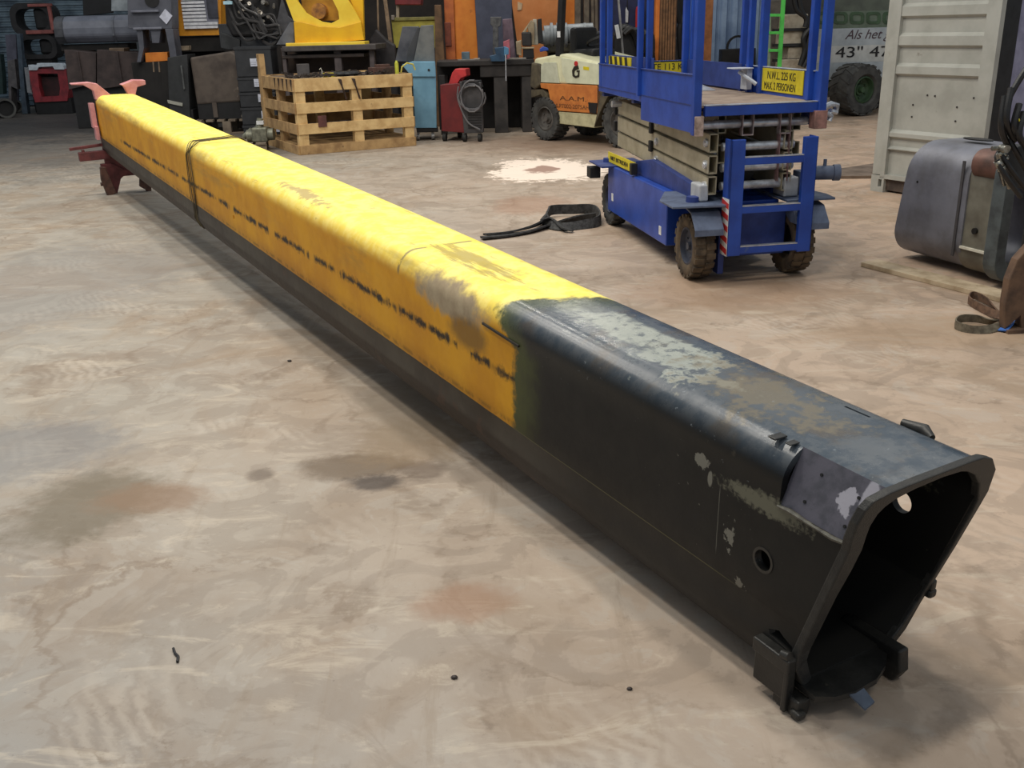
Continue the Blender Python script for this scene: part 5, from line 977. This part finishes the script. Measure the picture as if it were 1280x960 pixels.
# long grey boom
gb_, gbf = bth('grey_boom', 'large grey telescopic crane boom lying high at the left back', 'crane boom', 115, 50, 19.0, R(4))
q = MB(); pr_ = [gbf.f(74, y)[1] for y in (20, 34, 52, 56)]; x0_, x1_ = gbf.f(72, 40)[0], gbf.f(163, 40)[0]; h0 = gbf.f(74, 20)[1]; h1 = gbf.f(74, 55)[1]; hgt = h0 - h1
prf = [(.0, h1 + .12), (.0, h1 + hgt * .55), (.04, h1 + hgt * .8), (.16, h0 - .02), (.3, h0), (.9, h0), (1.0, h1 + hgt * .8), (1.0, h1 + .1), (.88, h1), (.12, h1)]
q.prism(prf, 'x', x0_, x1_ + .2); ob('boom_tube', q, mk((112, 116, 128), (92, 96, 108), .5, .1, 3), gb_, bevel=.04); q = MB(); q.prism([(y - .03 if y < .5 else y + .03, z) for y, z in prf], 'x', x0_ - .05, x0_ + .1); ob('end_collar', q, mk((74, 76, 82), (56, 58, 64)), gb_)
q = MB(); q.prism([(y - .02 if y < .5 else y + .02, z) for y, z in prf], 'x', gbf.f(140, 40)[0], gbf.f(143, 40)[0]); ob('seam_band', q, mk((100, 104, 114), (84, 88, 98)), gb_); bx_(gb_, gbf, 'support', M_dark, 76, 56, 160, 62, .2, .8)
# brown stacked sections below
M_bs = mk((76, 64, 62), (52, 44, 44), .7, .1, 4, .2, (110, 92, 80), .7)
for k, (a, b, lb_) in enumerate(((80, 120, 'dark brown steel box under the grey boom, left half'), (121, 178, 'dark brown steel box under the grey boom, right half'))):
    th_, f_ = bth('brown_steel_box', lb_, 'steel box', (a + b) / 2, 100, 18.7, R(6)); pp_(th_, f_, 'body', M_bs, [(a, 62), (b, 66), (b, 104), (a + (6 if k == 0 else 0), 112)], 0, .8); bx_(th_, f_, 'foot', M_black, a + 8, 108, b, 140, .1, .9, floor=True); bx_(th_, f_, 'rib', M_bs, a + (b - a) * .45, 64, a + (b - a) * .5, 104, -.04, 0)
simple('packing_block', 'small tan wooden packing block between grey boom and brown box', 'block', mk((116, 96, 76), (90, 74, 60)), [(136, 60), (155, 60), (155, 66), (136, 67)], 18.75, .3)
pp_(gh, ghf, 'orange_bracket', M_or, [(181, 66), (209, 65), (210, 76), (182, 78)], .1, .4)
for k in (0, 1): pp_(gh, ghf, 'thin_rod', mk((130, 110, 90)), [(190.5 + 7 * k, 77), (192 + 7 * k, 77), (193 + 7 * k, 90), (191.5 + 7 * k, 90)], -.2, -.17, 0)
bm_, bmf = bth('black_equipment', 'tall dark equipment cabinet left of the brown upright box', 'equipment', 222, 140, 17.0, R(4)); pp_(bm_, bmf, 'body', mk((42, 44, 46), (28, 30, 32)), [(209, 72), (234, 68), (238, 150), (212, 140)], 0, .6); bx_(bm_, bmf, 'grip', mk((90, 92, 92)), 226, 82, 228, 112, -.05, 0); pp_(bm_, bmf, 'white_strip', mk((170, 170, 160), (140, 140, 130)), [(209, 125), (228, 129), (228, 133), (210, 129)], -.03, .0, 0); bx_(bm_, bmf, 'foot', M_black, 210, 138, 238, 168, .05, .55, floor=True)
# pallet with brown box
pf0 = Frame(G(262, 168), R(3)); pal = thing('wooden_pallet', 'grey wooden pallet under the brown upright box', 'pallet', pf0.b, pf0.rot); M_pg = mk((136, 122, 106), (104, 92, 80), .85, 0, 8, .2); xL, xR = pf0.f(243, 150)[0], pf0.f(322, 150)[0]; nb = 6
for k in range(3):
    q = MB(); q.box(xL, xR, k * .5, k * .5 + .10, 0, .022); ob('bottom_board', q, M_pg, pal, bevel=.003)
    for j in range(3): x_ = xL + (xR - xL - .14) * j / 2; q = MB(); q.box(x_, x_ + .14, k * .5, k * .5 + .10, .022, .20); ob('block', q, M_pg, pal, bevel=.003)
for j in range(nb): x_ = xL + (xR - xL - .12) * j / (nb - 1); q = MB(); q.box(x_, x_ + .12, .0, 1.1, .20, .235); ob('deck_board', q, M_pg, pal, bevel=.003)
bbx = thing('brown_box', 'worn grey-brown upright box with dark lower slots on the grey pallet', 'box', pf0.b + Vector((0, 0, .236)), pf0.rot); M_bb = mk((92, 82, 74), (66, 58, 54), .8, 0, 3, .15, (124, 112, 100), .62)
def pz(pts, dz=.236): return [(x, max(0, z - dz)) for x, z in pf0.pl(pts, .1)]
q = MB(); q.prism(pz([(237, 72), (289, 64), (297, 70), (301, 127), (246, 131)]), 'y', .1, .8); ob('body', q, M_bb, bbx, bevel=.03)
q = MB(); a_, b_ = pf0.f(246, 128, .1), pf0.f(301, 145, .1); q.box(a_[0], b_[0], .12, .78, 0, a_[1] - .236); ob('lower_frame', q, M_black, bbx); q = MB(); a_, b_ = pf0.f(265, 128, .1), pf0.f(272, 140, .1); q.box(a_[0], b_[0], .09, .12, 0.03, a_[1] - .236); ob('centre_post', q, M_bb, bbx)
q = MB(); c_ = pf0.f(306, 141, .2); [q.sphere((random.uniform(-.14, .14), random.uniform(-.08, .08), .03), .05, 8) for _ in range(7)]; tag(ob('white_rags', q, mk((170, 162, 150), (120, 114, 104), .9), loc=pf0.b + pf0.X * c_[0] + pf0.Y * .2 + Vector((0, 0, .236))), 'small pale crumpled lumps on the right end of the grey pallet', 'rags')
# stack of black crates with labels
sf = Frame(G(322, 172), R(4)); M_bc = mk((44, 46, 50), (30, 32, 36), .6, 0, 5, .08)
zt = [sf.f(318, y, .2)[1] for y in (58, 96, 115, 134, 156, 176)]; zt[-1] = 0
xa, xb = sf.f(297, 100, .2)[0], sf.f(342, 100, .2)[0]; ords = ['topmost and tallest', 'second from the top', 'third from the top', 'fourth from the top', 'lowest']
for k in range(5):
    z1_, z0_ = zt[k] - .004, zt[k + 1]; t_ = thing('black_crate', 'black crate with a white paper label, %s of the dark stack' % ords[k], 'crate', sf.b + Vector((0, 0, z0_)), sf.rot, None); h_ = z1_ - z0_
    q = MB(); q.box(xa, xb, .2, .9, 0, h_); ob('body', q, M_bc, t_, bevel=.012); q = MB(); q.box(xa - .01, xb + .01, .19, .91, h_ - .04, h_ - .002); ob('rim', q, M_bc, t_)
    lx = (317, 319, 322, 324, 333)[k]; c_ = sf.f(lx, 100, .2)[0]; q = MB(); q.box(c_ - .02, c_ + .13, .178, .19, h_ * .35, h_ * .35 + .12); l_ = ob('paper_label', q, flat((206, 210, 224)), t_)
    q = MB(); q.box(c_ + .08, c_ + .12, .176, .178, h_ * .35 + .08, h_ * .35 + .11); q.box(c_ - .01, c_ + .07, .176, .178, h_ * .35 + .03, h_ * .35 + .034); q.box(c_ - .01, c_ + .07, .176, .178, h_ * .35 + .06, h_ * .35 + .064); tag(ob('print', q, flat((120, 126, 140)), l_), kind='stuff')
# second pallet with a metal lump
p2 = Frame(G(325, 190), R(10)); pal2 = thing('small_pallet', 'weathered pallet end between the yellow boom and the wooden crate', 'pallet', p2.b, p2.rot)
for k in range(2):
    q = MB(); q.box(-.6, .10, k * .45, k * .45 + .1, 0, .10); ob('bearer', q, M_pg, pal2, bevel=.003)
for k in range(4): q = MB(); q.box(-.6 + k * .185, -.46 + k * .185, -.02, .6, .10, .125); ob('deck_board', q, M_pg, pal2, bevel=.003)
lump = thing('metal_casting', 'dull grey metal casting lump on the small pallet, just behind the yellow boom', 'casting', p2.b + Vector((-.02, .2, .126)), 0); M_lp = mk((134, 134, 118), (96, 96, 84), .5, .4, 14, .2)
q = MB(); q.cyl((-.18, 0, .08), (.2, 0, .10), .085, n=14); q.box(-.1, .12, -.1, .12, .0, .2); ob('casting_body', q, M_lp, lump, bevel=.02); q = MB(); q.cyl((.0, 0, .18), (.02, 0, .32), .06, .04, 12); ob('neck', q, M_lp, lump); q = MB(); q.box(-.02, .08, -.06, -.02, .24, .29); ob('shiny_face', q, M_white, lump)
q = MB(); q.cyl((-.25, .05, .06), (-.12, .05, .16), .04, n=10); ob('pipe_stub', q, M_lp, lump)
# ---- far left: hollow sections, red section, drums
def hollow(name, label, m, mi, pxo, thpx, Y, dep, rot, floor=False):
    x0, y0, x1, y1 = pxo; p = P((x0 + x1) / 2, y1, Y); fr = Frame(p, rot); fr.b.z = 0; (a, zt_), (c, zb_) = fr.f(x0, y0), fr.f(x1, y1); zb_ = max(zb_, .02); D, H = c - a, zt_ - zb_
    o_ = [(y + a, z + zb_) for y, z in rrect(D, H, min(D, H) * .36, 6)]; t = thpx * D / (x1 - x0); i_ = [(y + a + t, z + zb_ + t) for y, z in rrect(D - 2 * t, H - 2 * t, min(D, H) * .26, 6)]
    t_ = thing(name, label, 'steel section', fr.b, rot); q = MB(); q.prism(o_, 'y', 0, dep, inner=i_); ob('rim', q, m, t_); q = MB(); q.box(a + D * .5, c - t, .12, dep - .02, zb_ + t, zt_ - t) ; ob('inner_wall', q, mi, t_, bevel=.05); return t_, fr
M_hs = mk((40, 38, 40), (26, 26, 28), .6, .1)
hs1, hs1f = hollow('hollow_section', 'black rounded hollow steel section with reddish edge, upper one at the far left', M_hs, M_black, (9, 4, 70, 44), 8, 23.2, .5, R(4))
hs2, hs2f = hollow('hollow_section', 'black rounded hollow steel section, lower one at the far left', M_hs, M_black, (20, 44.3, 73, 73), 6, 23.2, .5, R(4))
bx_(hs2, hs2f, 'stand', M_black, 34, 73, 66, 100, .1, .5, floor=True)
for (x0, y0, x1, y1), lb_ in (((34, 5, 64, 8), 'thin reddish bar on the upper rim of the black hollow section'), ((32, 38, 66, 42), 'thin reddish bar on the lower rim of the upper black hollow section'), ((61, 8, 65, 38), 'short pinkish upright strip beside the upper hollow section')):
    bx_(hs1, hs1f, 'red_bar', mk((150, 84, 78), (110, 60, 56)), x0, y0, x1, y1, -.08, .0)
rs_, rsf = bth('red_steel_section', 'red boom section end with white top plate at the far left', 'steel section', 60, 130, 22.6, R(4))
ringp(rs_, rsf, 'rim', mk((150, 46, 54), (110, 34, 42), .5), [(36, 86), (82, 86), (86, 110), (84, 126), (44, 128), (38, 110)], [(47, 92), (72, 92), (75, 110), (74, 120), (52, 121), (49, 110)], .0, .6)
bx_(rs_, rsf, 'core', mk((60, 24, 26), (34, 18, 20)), 44, 96, 80, 124, .2, .6, floor=True); pp_(rs_, rsf, 'top_plate', flat((204, 214, 224)), [(35, 81), (45, 82), (46, 79), (76, 79), (79, 82), (80, 87), (68, 87), (66, 83), (48, 84), (46, 88), (36, 88)], -.05, .2); pp_(rs_, rsf, 'side_plate', mk((130, 132, 136), (104, 106, 112)), [(30, 84), (36, 86), (42, 118), (34, 116)], .0, .5); bx_(rs_, rsf, 'stand', M_black, 40, 124, 86, 134, .05, .55, floor=True)
simple('grey_frame_post', 'blue-grey steel post left of the red section', 'post', mk((70, 84, 98), (50, 62, 74)), [(20, 42), (25, 42), (31, 112), (33, 134), (26, 134)], 22.9, .15, floor=True)
simple('lilac_panel', 'dull lilac steel panel behind the blue-grey post', 'panel', mk((96, 96, 112), (76, 76, 90)), [(6, 43), (20, 43), (21, 130), (12, 130)], 23.6, .08, floor=True)
simple('leaning_plates', 'grey scuffed plates leaning at the far left edge', 'plates', mk((96, 92, 94), (64, 62, 64)), [(9, 76), (18, 74), (22, 112), (14, 108), (12, 130), (9, 130)], 23.0, .3, floor=True)
for (a, b, cy, ln_, lb_) in ((-6, 18, 128, 1.6, 'grey pipe drum lying at the far left edge, front one'), (8, 24, 116, 1.2, 'grey pipe drum lying at the far left, back one')):
    c_ = P((a + b) / 2, cy, 21.8 if a < 0 else 23.4); r_ = (b - a) / 2 / FPX * c_.y * .95; t_ = thing('pipe_drum', lb_, 'drum', (c_.x, c_.y, 0)); q = MB(); q.lathe([(r_, 0), (r_, ln_), (r_ * .8, ln_), (r_ * .8, 0)], (0, 0, r_), (-.6, .8, 0), 20); ob('shell', q, mk((84, 84, 82), (58, 58, 56)), t_); q = MB(); q.cyl((-.06, .08, r_), (-.12, .16, r_), r_ * .8, n=20); ob('inner_disc', q, M_black, t_)
simple('green_scrap', 'small dull green piece at the far left edge behind the drums', 'scrap', mk((34, 58, 56), (26, 44, 44)), [(-8, 66), (0, 68), (3, 96), (4, 118), (-8, 118)], 23.8, .2)
simple('dark_bay_sheet', 'dark sheet standing in for the shaded hall bay above the grey boom', 'panel', mk((20, 20, 22)), [(100, -60), (140, -60), (140, 16), (104, 20)], 21.0, .1)  # near-black sheet painted for the shade of the bay behind
simple('light_panel', 'pale sheet beside the grey crane head at the top left', 'sheet', mk((150, 158, 164), (120, 128, 134)), [(139, -60), (160, -60), (160, 14), (139, 14)], 19.6, .1)
# hall lamps as fittings
